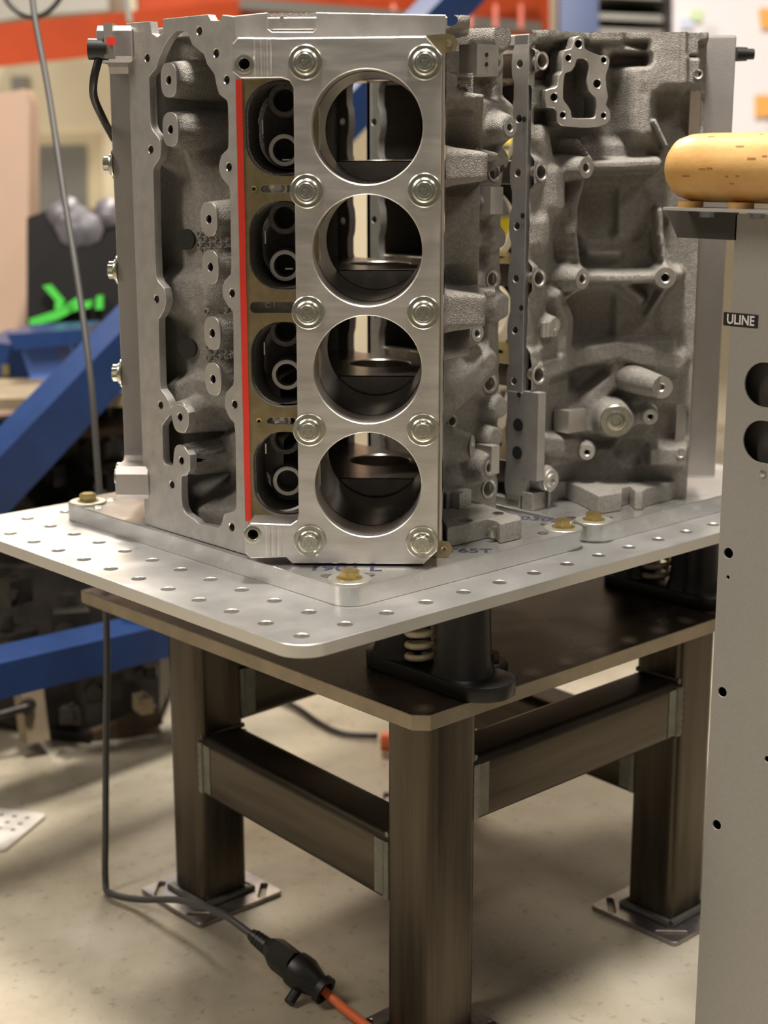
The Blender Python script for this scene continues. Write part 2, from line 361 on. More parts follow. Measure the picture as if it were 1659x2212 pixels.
# ------------------------------------------------------------------ tooling plate
Z0 = W3(0, 0, 0)[2]
FT = Frame((0, 0, ZP), (1, 0, 0), (0, 1, 0), ZU)
def hex_bolt(parent, x, y, z, r=.0095, hh=.008, wr=.021, rot=.3, name='hex_bolt'):
    bm = bmesh.new(); p = Vector((x, y, z + .0025))
    b_lathe(bm, p, ZU, [(0, .0125), (.0012, .0125), (.0012, r * .98)], 24, True, True)
    vs = [(x + r * math.cos(rot + k * math.pi / 3), y + r * math.sin(rot + k * math.pi / 3), z + .0035) for k in range(6)]
    b_prism(bm, vs, (0, 0, hh)); bmesh.ops.bevel(bm, geom=[e for e in bm.edges if all(v.co.z > z + .003 + hh * .9 for v in e.verts)], offset=.0012, segments=2, affect='EDGES')
    b = bm_obj(name, bm, M['gold'], parent, 30)
    bm = bmesh.new(); b_lathe(bm, (x, y, z), ZU, [(0, wr), (.0022, wr), (.0027, wr - .0006), (.0027, .006)], 40, True, False)
    bm_obj('washer', bm, M['washer'], b, 30); return b
PX1 = .903; PY1 = .600
tp = root('tooling_plate', (PX1 / 2, PY1 / 2, ZP - .0127), 'large aluminium tooling plate with rows of drilled holes under both engine blocks', 'metal plate')
R1 = (.082, .4275, .031, .535); R2 = (.4405, .79, .031, .535)
holes = []
for i in range(18):
    for j in range(12):
        x, y = i * .0508, j * .0508
        if any(a - .012 < x < b + .012 and c - .012 < y < d + .012 for a, b, c, d in (R1, R2)): continue
        if x > PX1 - .01 or y > PY1 - .01: continue
        holes.append(circ(x, y, .0072, 28))
slab('plate_body', FT, rrect(-.026, PX1, -.028, PY1, .030, 8), holes, -.0125, 0, M['tool_plate'], tp, .0006)
# ------------------------------------------------------------------ risers (each engine's base plate)
def riser(rc, label, bolts, marks, h=.0198):
    x0, x1, y0, y1 = rc; r = root('riser_plate', ((x0 + x1) / 2, (y0 + y1) / 2, ZP), label, 'metal plate')
    hs = []
    slab('plate_body', FT, rrect(x0, x1, y0, y1, .021, 8), hs, 0, h, M['riser'], r, .0007)
    for (px, py) in bolts:
        p = on_z(px, py, 19.8 + 4); hex_bolt(r, p[0], p[1], ZP + h, rot=.5)
        bm = bmesh.new()
        for (dx, dy) in ((.028, .004), (-.004, .028)):
            sx = -1 if px > 1000 or px < 400 else 1
            b_lathe(bm, (p[0] + (dx if p[0] < x1 - .05 else -dx), p[1] + (dy if p[1] < y1 - .05 else -dy), ZP + h + .0002), ZU, [(.0002, .0062), (.0006, .0052), (.0003, .0040), (.0002, 0)], 20, False, False)
        bm_obj('dowel_pin', bm, M['shine'], r)
    for (px, py, s, rot, size) in marks:
        p = on_z(px, py, 19.8); me = text_mesh(s, Frame((p[0], p[1], ZP + h + .0002), (R2c, -R2c, 0), (R2c, R2c, 0), ZU), 0, 0, size, 0, .00006, rot, .0005)
        link('marker_writing', me, M['ink'], r)
    return r
R2c = math.sqrt(.5)
riser(R1, 'thick aluminium base plate under the near engine block, marker pen on top', [(190, 1079), (755, 1246), (1217, 1136)],
      [(745, 1228, '1901 L', .0, .026), (1012, 1190, 'T65T', .0, .022), (1168, 1122, '0303', -.3, .024)])
riser(R2, 'thick aluminium base plate under the far right engine block', [(1283, 1120)], [])
# ------------------------------------------------------------------ lower steel table
TX0, TX1, TY0, TY1, TZ = 133, 745, -14, 585, -108
tb = root('welded_steel_table', ((TX0 + TX1) / 2000, (TY0 + TY1) / 2000, 0), 'heavy welded table of dark raw square steel tube with a thick steel top', 'table')
FM = Frame((0, 0, ZP), (1, 0, 0), (0, 1, 0), ZU)
th = [circ(a / 1000, b / 1000, .0045, 14) for a, b in ()]
me = slab_mesh(FM, [(TX0 / 1e3 + .013, TY0 / 1e3), (TX1 / 1e3, TY0 / 1e3), (TX1 / 1e3, TY1 / 1e3), (TX0 / 1e3, TY1 / 1e3), (TX0 / 1e3, TY0 / 1e3 + .013)], [], -.124, -.108, .0008)
top = link('table_top', me, M['rawtop'], tb, 30); me.materials.append(M['rawedge'])
for p in me.polygons:
    if abs(p.normal.z) < .8: p.material_index = 1
legw = .0677
LEGS = [(.166, .005), (.187, .420), (.569, .005), (.585, .430)]
for i, (x, y) in enumerate(LEGS):
    bm = bmesh.new(); b_box(bm, (x + legw / 2, y + legw / 2, (ZP - .124 + .006) / 2), legw, legw, ZP - .124 - .006)
    ve = [e for e in bm.edges if abs(e.verts[0].co.z - e.verts[1].co.z) > .1]
    bmesh.ops.bevel(bm, geom=ve, offset=.011, segments=4, affect='EDGES', profile=.5)
    bm_obj('leg', bm, M['raw'], tb, 40)
    cx, cy = x + legw / 2, y + legw / 2; s = .064; k = .046
    def slot(a, b, ang):
        F = [(a + .016 * math.cos(ang), b + .016 * math.sin(ang)), (a - .016 * math.cos(ang), b - .016 * math.sin(ang))]
        out = []
        for q, sgn in ((F[0], 1), (F[1], -1)):
            for t in range(7):
                aa = ang + (t / 6 - .5) * math.pi + (0 if sgn > 0 else math.pi); out.append((q[0] + .0045 * math.cos(aa), q[1] + .0045 * math.sin(aa)))
        return out
    FF = Frame((cx, cy, 0), (1, 0, 0), (0, 1, 0), ZU)
    fp = slab('foot_plate', FF, rrect(-s, s, -s, s, .006, 3), [slot(k, k, math.pi * .75), slot(-k, k, math.pi * .25), slot(-k, -k, math.pi * .75), slot(k, -k, math.pi * .25)], 0, .006, M['foot'], tb, .0006)
    bm = bmesh.new()
    w = legw / 2 + .002
    b_tube(bm, [(cx + a * w, cy + b * w, .009) for a, b in ((-1, -1), (1, -1), (1, 1), (-1, 1), (-1, -1))], .0055, 8)
    bm_obj('weld', bm, M['weld'], fp)
def beam(a, b, z0, z1, wd, axis):
    bm = bmesh.new(); a, b = npv(a), npv(b); d = b - a; L = np.linalg.norm(d); d = d / L; n = npv([-d[1], d[0]])
    c = (a + b) / 2
    b_box(bm, (c[0], c[1], (z0 + z1) / 2), L + .012, wd, z1 - z0, (d[0], d[1], 0), (n[0], n[1], 0))
    es = [e for e in bm.edges if abs((e.verts[0].co - e.verts[1].co).length - L - .012) < 1e-4]
    bmesh.ops.bevel(bm, geom=es, offset=.011, segments=4, affect='EDGES', profile=.5)
    bm_obj('stretcher', bm, M['rawh'], tb, 40)
    bm = bmesh.new()
    for q, s in ((a, 1), (b, -1)):
        q = q - d * s * .002
        for sd in (-1, 1):
            pts = [(q[0] + n[0] * sd * (wd / 2 - .0015) + d[0] * 0 , q[1] + n[1] * sd * (wd / 2 - .0015), z0 + .006 + (z1 - z0 - .012) * t / 14) for t in range(15)]
            b_tube(bm, pts, [.0050 + .0009 * (t % 2) for t in range(15)], 8)
        b_tube(bm, [(q[0] + n[0] * wd / 2 * t, q[1] + n[1] * wd / 2 * t, z1 + .0005) for t in (-1, 0, 1)], .0032, 8)
    bm_obj('weld', bm, M['weld'], tb, 181)
    for q, s in ((a, 1), (b, -1)):
        bm = bmesh.new(); q = q + d * s * .009
        for sd in (-1, 1): b_box(bm, (q[0] + n[0] * sd * (wd / 2 + .0002), q[1] + n[1] * sd * (wd / 2 + .0002), (z0 + z1) / 2), .017, .0008, z1 - z0 - .016, (d[0], d[1], 0), (n[0], n[1], 0))
        bm_obj('ground_weld_zone', bm, M['weldzone'], tb, 30)
h2 = legw / 2; zl0, zl1 = ZP - .345, ZP - .268; zr0, zr1 = ZP - .254, ZP - .182
beam((LEGS[0][0] + h2, .005 + legw), (LEGS[1][0] + h2, .420), zl0, zl1, .062, 'y')
beam((LEGS[0][0] + legw, .005 + h2), (LEGS[2][0], .005 + h2), zr0, zr1, .062, 'x')
beam((LEGS[1][0] + legw, .420 + h2), (LEGS[3][0], .430 + h2), ZP - .265, ZP - .190, .062, 'x')
beam((LEGS[2][0] + h2, .005 + legw), (LEGS[3][0] + h2, .430), zl0, zl1, .062, 'y')
# ------------------------------------------------------------------ spring isolators between table and plate
def isolator(x, y, label, grp='spring isolators between table top and tooling plate'):
    t = root('spring_isolator', (x, y, ZP - .108), label, 'mount', grp); zb = ZP - .108; z1 = ZP - .0127
    F = Frame((x, y, zb), (1, 0, 0), (0, 1, 0), ZU)
    def oblong(L, r): return [(r * math.cos(a), (L if math.sin(a) > 0 else -L) + r * math.sin(a)) for a in [math.pi * k / 12 + .001 for k in range(24)]]
    slab('base', F, oblong(.060, .034), [], .0, .016, M['blackiron'], t, .002, 2)
    bm = bmesh.new(); b_lathe(bm, (x + .046, y - .030, zb), ZU, [(0, .017), (.014, .017), (.016, .015)], 24); bm_obj('ear', bm, M['blackiron'], t)
    bm = bmesh.new(); q = (x + .046, y - .030, zb + .016); b_prism(bm, [(q[0] + .008 * math.cos(k * math.pi / 3), q[1] + .008 * math.sin(k * math.pi / 3), q[2]) for k in range(6)], (0, 0, .008)); bm_obj('anchor_bolt', bm, M['rust'], t)
    for dy in (-.034, .052):
        bm = bmesh.new(); b_lathe(bm, (x, y + dy, zb + .016), ZU, [(0, .033), (.012, .029), (z1 - zb - .016, .027)], 28); bm_obj('housing', bm, M['blackiron'], t, 50)
    bm = bmesh.new(); n = 22 * 5
    b_tube(bm, [(x - .012 + .015 * math.cos(2 * math.pi * k / 22), y + .012 + .015 * math.sin(2 * math.pi * k / 22), zb + .018 + k / n * (z1 - zb - .034)) for k in range(n)], .0036, 8); bm_obj('spring', bm, M['coil'], t, 181)
    bm = bmesh.new(); b_lathe(bm, (x - .012, y + .012, z1 - .014), ZU, [(0, .019), (.003, .019), (.003, .008), (.014, .008)], 24); bm_obj('spring_cap', bm, M['washer'], t)
    return t
isolator(.228, .058, 'black cast spring isolator under the front corner of the plate, pale coil')
isolator(.650, .085, 'black cast spring isolator under the right side, beside the grey cart')
# ------------------------------------------------------------------ engines
C1 = (348.4, 276.9); DD = 280.0; TPL = .036
def engine(name, c, sg, label):
    cx, cy = c
    e = root(name, (cx / 1000, cy / 1000, ZP + .0198), label, 'engine block')
    def P(x, y): return (cx + sg * x, cy + sg * y)
    return e, P
def bank_frame(c, sg, bank, dz):                 # bank -1 = the bank whose local normal is (-1,-1), +1 = (-1,+1)
    n = npv([-R2c * sg, bank * R2c * sg, 0]); u = npv([R2c * sg, bank * R2c * sg, 0])
    O = npv([c[0] / 1000, c[1] / 1000, 0]) + n * DD / 1000 + u * 0; O[2] = ZP + .43624 + dz
    return Frame(O, u, ZU, n)
PITCH = .11176; RB = .0514
FA = bank_frame(C1, 1, -1, 0)
plate_px = [(612, 82), (920, 78), (955, 118), (950, 700), (945, 1190), (915, 1219), (631, 1217), (618, 1204), (541, 1206), (529, 1194), (527, 1146), (541, 1130), (628, 1133), (641, 1124), (645, 1110), (640, 700), (634, 190), (625, 174), (608, 168), (520, 169), (502, 155), (502, 94), (514, 81)]
PLATE = [FA.px(*p) for p in plate_px]
BOLTS = [FA.px(*p) for p in ((660, 135), (918, 135), (663, 413), (917, 411), (666, 675), (915, 675), (668, 928), (914, 928), (670, 1168), (912, 1171))]
LUGH = [FA.px(527, 138), FA.px(546, 1155)]
def head_bolt_mesh():
    bm = bmesh.new(); X = (0, 0, 1)
    b_lathe(bm, (0, 0, 0), X, [(0, .0158), (.0016, .0158), (.0022, .0150), (.0022, .0)], 36, True, False)
    b_lathe(bm, (0, 0, .0022), X, [(0, .0118), (.0022, .0114), (.0034, .0098)], 36, False, True)
    r = []
    for k in range(24): r.append((.0092 if k % 2 else .0083))
    vs = [(r[k] * math.cos(2 * math.pi * k / 24), r[k] * math.sin(2 * math.pi * k / 24), .0050) for k in range(24)]
    b_prism(bm, vs, (0, 0, .0060))
    b_lathe(bm, (0, 0, .0110), X, [(0, .0080), (.0007, .0074), (.0007, .0050), (-.0002, .0046), (-.0002, .0026), (.0004, .0022), (.0004, 0)], 24, False, False)
    bmesh.ops.recalc_face_normals(bm, faces=bm.faces); me = bpy.data.meshes.new('head_bolt'); bm.to_mesh(me); bm.free(); me.materials.append(M['steel']); shade(me, 35); return me
HB = head_bolt_mesh()
def torque_plate(F, eng, side='plate', du=0.0, lugs=True, hosecol=None):
    out = [(u + du, v) for u, v in PLATE]
    if not lugs: out = [(max(u, -.068) + du, v) for u, v in PLATE]; out = rrect(-.070, .0705, FA.px(700, 1217)[1], FA.px(700, 80)[1] + .002, .004, 2)
    bores = [circ(0, -k * PITCH, RB, 72) for k in range(4)] + ([circ(a_ + du, b_, .0052, 24) for a_, b_ in LUGH] if lugs else [])
    tpp = slab('torque_plate', F, out, bores, -TPL, 0, M['plate'], eng, .0009, 1, smooth=25)
    tpp.data.materials.append(M['plate_side'])
    for p in tpp.data.polygons:
        if abs(Vector(p.normal).dot(Vector(F.N))) < .3:
            c = Vector(p.center) - Vector(F.O); u, v = c.dot(Vector(F.U)), c.dot(Vector(F.V))
            if all(math.hypot(u, v + k * PITCH) > RB * 1.03 for k in range(4)): p.material_index = 1
    for (u, v) in (BOLTS if lugs else []):
        b = bpy.data.objects.new('head_bolt', HB); COL.objects.link(b); b.parent = tpp
        p = F.pt(u + du, v, .0001); rz = random.random()
        m = Matrix(((F.U[0], F.V[0], F.N[0], p[0]), (F.U[1], F.V[1], F.N[1], p[1]), (F.U[2], F.V[2], F.N[2], p[2]), (0, 0, 0, 1)))
        b.matrix_parent_inverse = world_of(tpp).inverted(); b.matrix_basis = m @ Matrix.Rotation(rz, 4, 'Z')
    return tpp
def lug_details(F, tpp, du=0):
    bm = bmesh.new(); bd = bmesh.new()
    for (u, v) in LUGH: b_lathe(bm, F.pt(u + du, v, .0006), F.N, [(-.001, .0088), (0, .0088), (.0004, .0078), (.0004, .0055), (-.018, .0051)], 28, False, False); b_lathe(bd, F.pt(u + du, v, .0006), F.N, [(-.020, .0052), (-.0201, 1e-4)], 20, False, False)
    bm_obj('dowel_sleeve', bm, M['steel'], tpp); bm_obj('sleeve_hole', bd, M['dark'], tpp)
    # raised milled block of each lug with its scalloped step
    for (a, b) in (((504, 84), (600, 166)), ((531, 1134), (622, 1203))):
        u0, v1 = F2px(a); u1, v0 = F2px(b)
        bm = bmesh.new()
        for k in range(3):
            uu = u0 + (u1 - u0) * (.52 + .14 * k) + du; b_cyl(bm, F.pt(uu, v0 + .001, -.0021), F.pt(uu, v1 - .001, -.0021), .0034, n=16)
        bm_obj('milled_scallop', bm, M['plate'], tpp)
def F2px(p): return FA.px(*p)
def common(e, P, sg, c, valley=True, detailed=True):
    ext = {}
    cx, cy = c
    Fs = {-1: bank_frame(c, sg, -1, 0), 1: bank_frame(c, sg, 1, .023 if sg > 0 else .021)}
    vt = ZP + .537; vb = ZP + .0198
    for bank, F in Fs.items():
        O2 = F.O[2]; bores = [circ(0, -k * PITCH, RB + .0004, 72) for k in range(4)]
        det = (sg > 0 and bank < 0)
        wins = []
        if det:
            for (y0, y1, x0, x1) in WINPX:
                a = F.px(x0, y0, -TPL); b = F.px(x1, y1, -TPL); wins.append(rrect(a[0], b[0], b[1], a[1], (b[0] - a[0]) * .46, 8))
            wins += [rrect(*SLOT(F, q), .0045, 3) for q in SLOTPX]
        outer = [(-.1244, vb - O2), (.0715, vb - O2), (.0715, vt - O2)] + ([F.px(683, 27, -TPL), F.px(683, 62, -TPL), F.px(676, 69, -TPL), F.px(588, 69, -TPL), F.px(578, 62, -TPL), F.px(578, 27, -TPL)] if det else []) + [(-.1244, vt - O2)]
        slab('deck_face', F, outer, bores + wins, -TPL - .012, -TPL, M['machined'], e, .0004)
        if det:
            bm = bmesh.new(); a = F.px(574, 22, -TPL); b = F.px(687, 72, -TPL)
            q = F.pt((a[0] + b[0]) / 2, (a[1] + b[1]) / 2 - .002, -TPL - .009); b_box(bm, q, b[0] - a[0], a[1] - b[1], .006, F.U, F.V, F.N); bm_obj('cast_pocket', bm, M['cast'], e)
        g = [circ(0, -k * PITCH, RB + .0006, 72) for k in range(4)]
        if det: g += [[(u + (0), v) for u, v in w] for w in wins]
        slab('head_gasket', F, [(-.1186, FA.px(700, 1205)[1]), (.0690, FA.px(700, 1205)[1]), (.0690, FA.px(700, 90)[1]), (-.1186, FA.px(700, 90)[1])], g, -TPL - .0002, -TPL + .0010, M['gasket'], e)
        for k in range(4):
            bm = bmesh.new(); b_lathe(bm, F.pt(0, -k * PITCH, -.1725), F.N, [(0, RB), (.1245, RB)], 72, False, False)
            for f in bm.faces: f.normal_flip()
            me = bpy.data.meshes.new('cylinder_bore'); bm.to_mesh(me); bm.free(); link('cylinder_bore', me, M['bore'], e, 181)
            bm = bmesh.new(); b_lathe(bm, F.pt(0, -k * PITCH, -.176), F.N, [(0, RB), (0, RB + .0035), (.1275, RB + .0035)], 72, False, False); me = bpy.data.meshes.new('liner_sleeve'); bm.to_mesh(me); bm.free(); link('liner_sleeve', me, M['cast_dark'], e, 60)
    # end faces
    prof = [(57, -129), (-23, -129), (-119, -225), (-264, -80), (-264, 80), (-119, 225), (-23, 129), (57, 129)]
    FL = Frame((cx / 1000, cy / 1000, 0), (sg, 0, 0), (0, sg, 0), ZU)
    mm = lambda L: [(a / 1000, b / 1000) for a, b in L]
    prof2 = [(57, -127), (-24, -127), (-118, -221), (-240, -98), (-240, 98), (-118, 221), (-24, 127), (57, 127)]
    for z0, z1 in ((19.8, 29), (525, 536)):
        slab('end_face', FL, mm(prof2), [circ(0, 0, .046, 40)], z0 / 1000 + ZP, z1 / 1000 + ZP, M['machined'], e, .0008)
    wp = [(50, -121), (-22, -121), (-31, -112), (-112, -31), (-112, 31), (-31, 112), (-22, 121), (50, 121)]
    for k in range(-1, 4):
        zc = .43624 + ZP - k * PITCH - .044
        slab('bearing_web', FL, mm(wp), [circ(0, 0, .0345, 48)], zc - .013, zc + .013, M['web'], e, .001)
    # sump rail
    FP = Frame(((cx + sg * 57) / 1000, cy / 1000, ZP), (0, sg, 0), ZU, (sg, 0, 0))
    inner = []
    zt, zb = .536, .0205
    for side in (-1, 1):
        pts = [(.129, zb), (.129, zt)]; z = zt - .012; inn = []
        v = zt
        for k in range(9):
            zz = zt - .03 - k * .057; inn += [(.108, zz + .020), (.105, zz + .012), (.104, zz), (.105, zz - .012), (.108, zz - .020)]
        poly = [(side * a, b) for a, b in pts + [(.108, zt)] + inn + [(.108, zb)]]
        hs = [circ(side * .116, zt - .03 - k * .057, .0042, 16) for k in range(9)]
        slab('sump_rail', FP, poly, hs, -.010, 0, M['machined_rough'], e, .0004)
    return Fs
WINPX = [(172, 381, 528, 690), (434, 628, 536, 690), (695, 880, 540, 690), (932, 1117, 546, 690)]
SLOTPX = [(562, 399, 640, 417), (575, 901, 640, 918), (540, 652, 640, 677)]
def SLOT(F, q):
    a = F.px(q[0], q[1], -TPL); b = F.px(q[2], q[3], -TPL); return (a[0], b[0], b[1], a[1])
E1, P1 = engine('engine_block', C1, 1, 'near bare engine block standing on end with torque plate facing the camera')
Fs1 = common(E1, P1, 1, C1)
FA = Fs1[-1]
TPA = torque_plate(FA, E1); lug_details(FA, TPA)
TPB = torque_plate(Fs1[1], E1, du=-.006); lug_details(Fs1[1], TPB, -.006)
# red seal strip and gasket tabs, eyelets
def dk(px, py, h=-.036): return FA.px(px, py, h)
a = dk(519, 172); b = dk(538, 1125)
slab('red_seal', FA, [(-.1243, b[1]), (-.1183, b[1]), (-.1183, a[1]), (-.1243, a[1])], [], -.0350, -.0338, M['red'], E1)
bm = bmesh.new(); bd = bmesh.new()
for (px, py) in ((549, 408), (560, 909)):
    u, v = dk(px, py); b_lathe(bm, FA.pt(u, v, -.0345), FA.N, [(-.0015, .0034), (.0008, .0030), (.0006, .0018), (-.0005, .0016)], 18, False, False); b_lathe(bd, FA.pt(u, v, -.0348), FA.N, [(0, .0018), (.0001, 1e-4)], 12, False, False)
bm_obj('gasket_eyelet', bm, M['gold'], E1); bm_obj('eyelet_hole', bd, M['dark'], E1)
for (px, py, sx, sy) in ((969, 94, 1, .3), (959, 1186, 1, -.3)):
    u, v = FA.px(px, py, -TPL); w = [(u - .026, v + .006), (u - .004, v + .0085), (u + .005, v + .007), (u + .0085, v), (u + .005, v - .007), (u - .004, v - .0085), (u - .026, v - .006)]
    g = slab('gasket_tab', FA, round_poly(w, 3), [circ(u, v, .002, 12)], -TPL - .0002, -TPL + .0008, M['gasket'], E1)
    bm = bmesh.new(); b_lathe(bm, FA.pt(u, v, -TPL + .0004), FA.N, [(-.001, .0036), (.0012, .0032), (.0010, .0021), (-.001, .002)], 16, False, False); bm_obj('eyelet', bm, M['gold'], g)
# inside of the lifter windows
bm = bmesh.new(); q = FA.pt(-.099, -.165, -.098); b_box(bm, q, .058, .50, .004, FA.U, FA.V, FA.N); bm_obj('lifter_gallery_wall', bm, M['cast_dark'], E1)  # dark backing plate, shade of the gallery put into its colour
zz1 = lambda x, y: (x / 3.19 + 180, y / 3.19); zz2 = lambda x, y: (x / 3.16 + 180, y / 3.16 + 550)
LB = [zz1(1385, 690), zz1(1385, 1035), zz1(1385, 1500), zz1(1390, 1830), zz2(1380, 520), zz2(1390, 820), zz2(1380, 1260), zz2(1395, 1545)]
for i, (px, py) in enumerate(LB):
    u, v = FA.px(px, py, -.064)
    bm = bmesh.new(); b_lathe(bm, FA.pt(u, v, -.096), FA.N, [(0, .0175), (.030, .0160), (.032, .0152), (.032, .0112), (.031, .0105), (.0, .0105)], 32, False, False); me_o = bm_obj('lifter_bore', bm, M['cast_dark'], E1)
    if i % 2: bm = bmesh.new(); b_lathe(bm, FA.pt(u, v, -.0638), FA.N, [(-.002, .0152), (.0002, .0150), (.0004, .0142), (.0003, .0112), (-.004, .0106)], 32, False, False); bm_obj('bore_rim', bm, M['machined'], me_o)
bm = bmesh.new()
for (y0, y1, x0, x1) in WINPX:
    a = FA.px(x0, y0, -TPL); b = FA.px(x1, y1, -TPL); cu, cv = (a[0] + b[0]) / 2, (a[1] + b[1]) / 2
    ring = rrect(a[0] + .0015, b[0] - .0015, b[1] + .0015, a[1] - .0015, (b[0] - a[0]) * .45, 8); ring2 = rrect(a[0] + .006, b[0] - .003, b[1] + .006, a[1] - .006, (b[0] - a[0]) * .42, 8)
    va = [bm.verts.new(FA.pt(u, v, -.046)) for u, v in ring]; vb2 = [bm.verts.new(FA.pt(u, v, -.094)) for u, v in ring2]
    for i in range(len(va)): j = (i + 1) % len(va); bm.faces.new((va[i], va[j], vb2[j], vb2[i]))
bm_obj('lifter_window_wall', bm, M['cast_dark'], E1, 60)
bm = bmesh.new()                                   # slotted bright rollers seen in the gallery
for (px, py, w, h) in ((568, 275, 3, 28), (574, 512, 3, 26), (572, 752, 3, 26), (575, 968, 3, 22), (620, 345, 18, 3), (625, 580, 16, 3), (558, 968, 3, 14), (560, 262, 2, 12)):
    u, v = FA.px(px, py, -.070); b_box(bm, FA.pt(u, v, -.070), w / 2100, h / 2100, .006, FA.U, FA.V, FA.N)
bm_obj('gallery_ledge', bm, M['shine'], E1)
bm = bmesh.new(); u, v = FA.px(606, 1085, -.050); b_tube(bm, [FA.pt(u + .030 * math.cos(a), v + .012 + .022 * math.sin(a), -.052) for a in [math.pi * (1.25 + .65 * k / 16) for k in range(17)]], .0018, 8); bm_obj('seal_ring', bm, M['white'], E1)
bm = bmesh.new()
for (px, py) in ((600, 406), (608, 909)):
    u, v = FA.px(px, py, -.044); b_lathe(bm, FA.pt(u, v, -.048), FA.N, [(0, .0095), (.004, .0092), (.005, .007), (.002, .003)], 24)
bm_obj('core_plug', bm, M['shine'], E1)
u, v = FA.px(590, 664, -.047)
bm = bmesh.new(); b_box(bm, FA.pt(u, v, -.050), .056, .014, .004, FA.U, FA.V, FA.N); bm_obj('slot_floor', bm, M['cast'], E1)
link('cast_letters', text_mesh('C 1', FA, FA.px(584, 660, -.046)[0], FA.px(584, 660, -.046)[1], .0075, -.0478, .0006), M['machined'], E1)
link('cast_mark', text_mesh('S', FA, FA.px(610, 44, -TPL)[0], FA.px(610, 44, -TPL)[1], .011, -TPL - .0055, .0008, .4), M['machined'], E1)
# dark lower cap behind the deck, outer side (thin black casting edge seen right of the plate)
# ---- valley face of the near engine
XV = 88
FV = Frame((XV / 1000, 0, ZP), (0, -1, 0), ZU, (-1, 0, 0))
v1 = [(640, 215), (700, 215), (725, 240), (750, 310), (830, 375), (850, 440), (900, 510), (915, 580), (935, 650), (985, 690), (995, 730), (998, 860), (998, 1000), (990, 1030), (950, 1070), (935, 1130), (935, 1180), (955, 1230), (1000, 1280), (1010, 1330), (1014, 1600), (1018, 1750)]
v2 = [(1008, 40), (1005, 130), (960, 180), (948, 230), (952, 290), (985, 350), (1015, 380), (1022, 430), (1024, 620), (1025, 830), (1020, 890), (975, 940), (965, 990), (968, 1050), (1000, 1120), (1028, 1150), (1038, 1250), (1041, 1480), (1043, 1700), (1030, 1750), (960, 1770), (945, 1830), (920, 1865), (860, 1850), (790, 1840), (760, 1810), (700, 1770), (675, 1720), (668, 1640), (668, 1520), (680, 1505), (700, 1500), (725, 1470), (727, 1420), (725, 1370), (690, 1320), (650, 1318), (618, 1350), (612, 1430), (600, 1440), (555, 1430), (542, 1390), (540, 1280), (538, 1170), (560, 1135), (590, 1095), (603, 1105), (612, 1155), (640, 1195), (690, 1205), (715, 1170), (718, 1080), (690, 1037), (650, 1022), (610, 1035), (592, 1050), (585, 1010), (560, 960), (530, 920), (522, 870), (516, 650), (512, 450), (520, 430), (550, 380), (565, 310), (550, 230), (515, 190), (497, 150), (492, 60)]
v3 = [(490, 1650), (485, 1400), (480, 1200), (485, 1150), (525, 1090), (532, 1030), (525, 960), (480, 900), (462, 850), (456, 700), (452, 540), (465, 510), (500, 470), (520, 400), (560, 310), (600, 250)]
VO = [FV.px(*zz1(*p)) for p in v1] + [FV.px(*zz2(*p)) for p in v2] + [FV.px(*zz1(*p)) for p in v3]
vh = [zz1(*p) for p in ((799, 213), (915, 367), (440, 400), (988, 550), (465, 1030), (1003, 1150))] + [zz2(*p) for p in ((500, 303), (1015, 263), (528, 1027), (1033, 1022), (605, 1570), (1013, 1860), (660, 1108), (670, 1406))]
VH = [FV.px(*p) for p in vh]
uR = -.1926; uL = FV.px(300, 400)[0] - .012
tl = [FV.px(*p) for p in ((480, 32), (474, 44), (456, 44), (449, 31), (380, 38), (352, 41), (352, 70), (340, 80), (328, 72), (324, 46))]
out = [(uL, .0205), (uR - .0005, .0205), (uR - .0005, .5365)] + tl + [(uL, FV.px(300, 47)[1])]
slab('valley_face', FV, out, [round_poly(VO, 2)] + [circ(u, v, .0039, 16) for u, v in VH], -.009, 0, M['machined_rough'], E1, .0004)
bm = bmesh.new(); bd = bmesh.new()
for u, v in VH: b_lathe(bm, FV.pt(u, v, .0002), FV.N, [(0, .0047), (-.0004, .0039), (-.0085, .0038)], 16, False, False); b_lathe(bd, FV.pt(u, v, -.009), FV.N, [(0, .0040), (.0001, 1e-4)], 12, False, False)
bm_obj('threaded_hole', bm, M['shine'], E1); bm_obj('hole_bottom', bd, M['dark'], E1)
RV = Relief([(XV, 380), (XV, 190)], 21, 535, step=.0020, soft=1)
vs = lambda px, py, h=0: RV.at(px, py, h)
RV.H[:] = -.030
# the floor falls away towards the near bank; level areas and swellings as in the casting
RV.H -= .045 * sstep((RV.S - .055) / .10)
for a, b, h in (((312, 160), (505, 330), -.085), ((360, 930), (520, 1090), -.085)): RV.box(vs(*a), vs(*b), h, .01, .03)
def vseg(pts, w, h, h1=None, fil=.01): RV.seg([vs(*p) for p in pts], w, h, fil, h1=h1)
vseg([(330, 640), (372, 648)], .030, -.012, -.030, .016); vseg([(345, 862), (385, 850), (420, 862)], .022, -.014, -.034, .014)
vseg([(330, 325), (352, 330)], .026, -.010, -.028, .014)
for px, py, ry in ((364.3, 173, 1.6), (368, 279.6, 1.6), (451, 473.4, 1.6), (454.3, 577, 1.6)) + tuple((zz2(*p) + (1.5,)) for p in ((880, 537), (885, 850), (662, 1112), (670, 1408))):
    c = vs(px, py, -.0015); RV.cut.append((c[0], c[1], .0052)); RV.boss(c, .0125, -.0020, .004, rz=.0165)
RV.cut += [(*vs(434, 515, -.055), .0001)]
RV.poly([vs(*p) for p in ((395, 1000), (520, 1000), (520, 1110), (470, 1135), (420, 1130), (395, 1090))], -.055, .02, 'set')
vseg([(418, 868), (520, 862)], .030, -.045, fil=.014); vseg([(405, 985), (520, 990)], .028, -.048, fil=.014)
vseg([(400, 1130), (480, 1128)], .02, -.018, fil=.02)
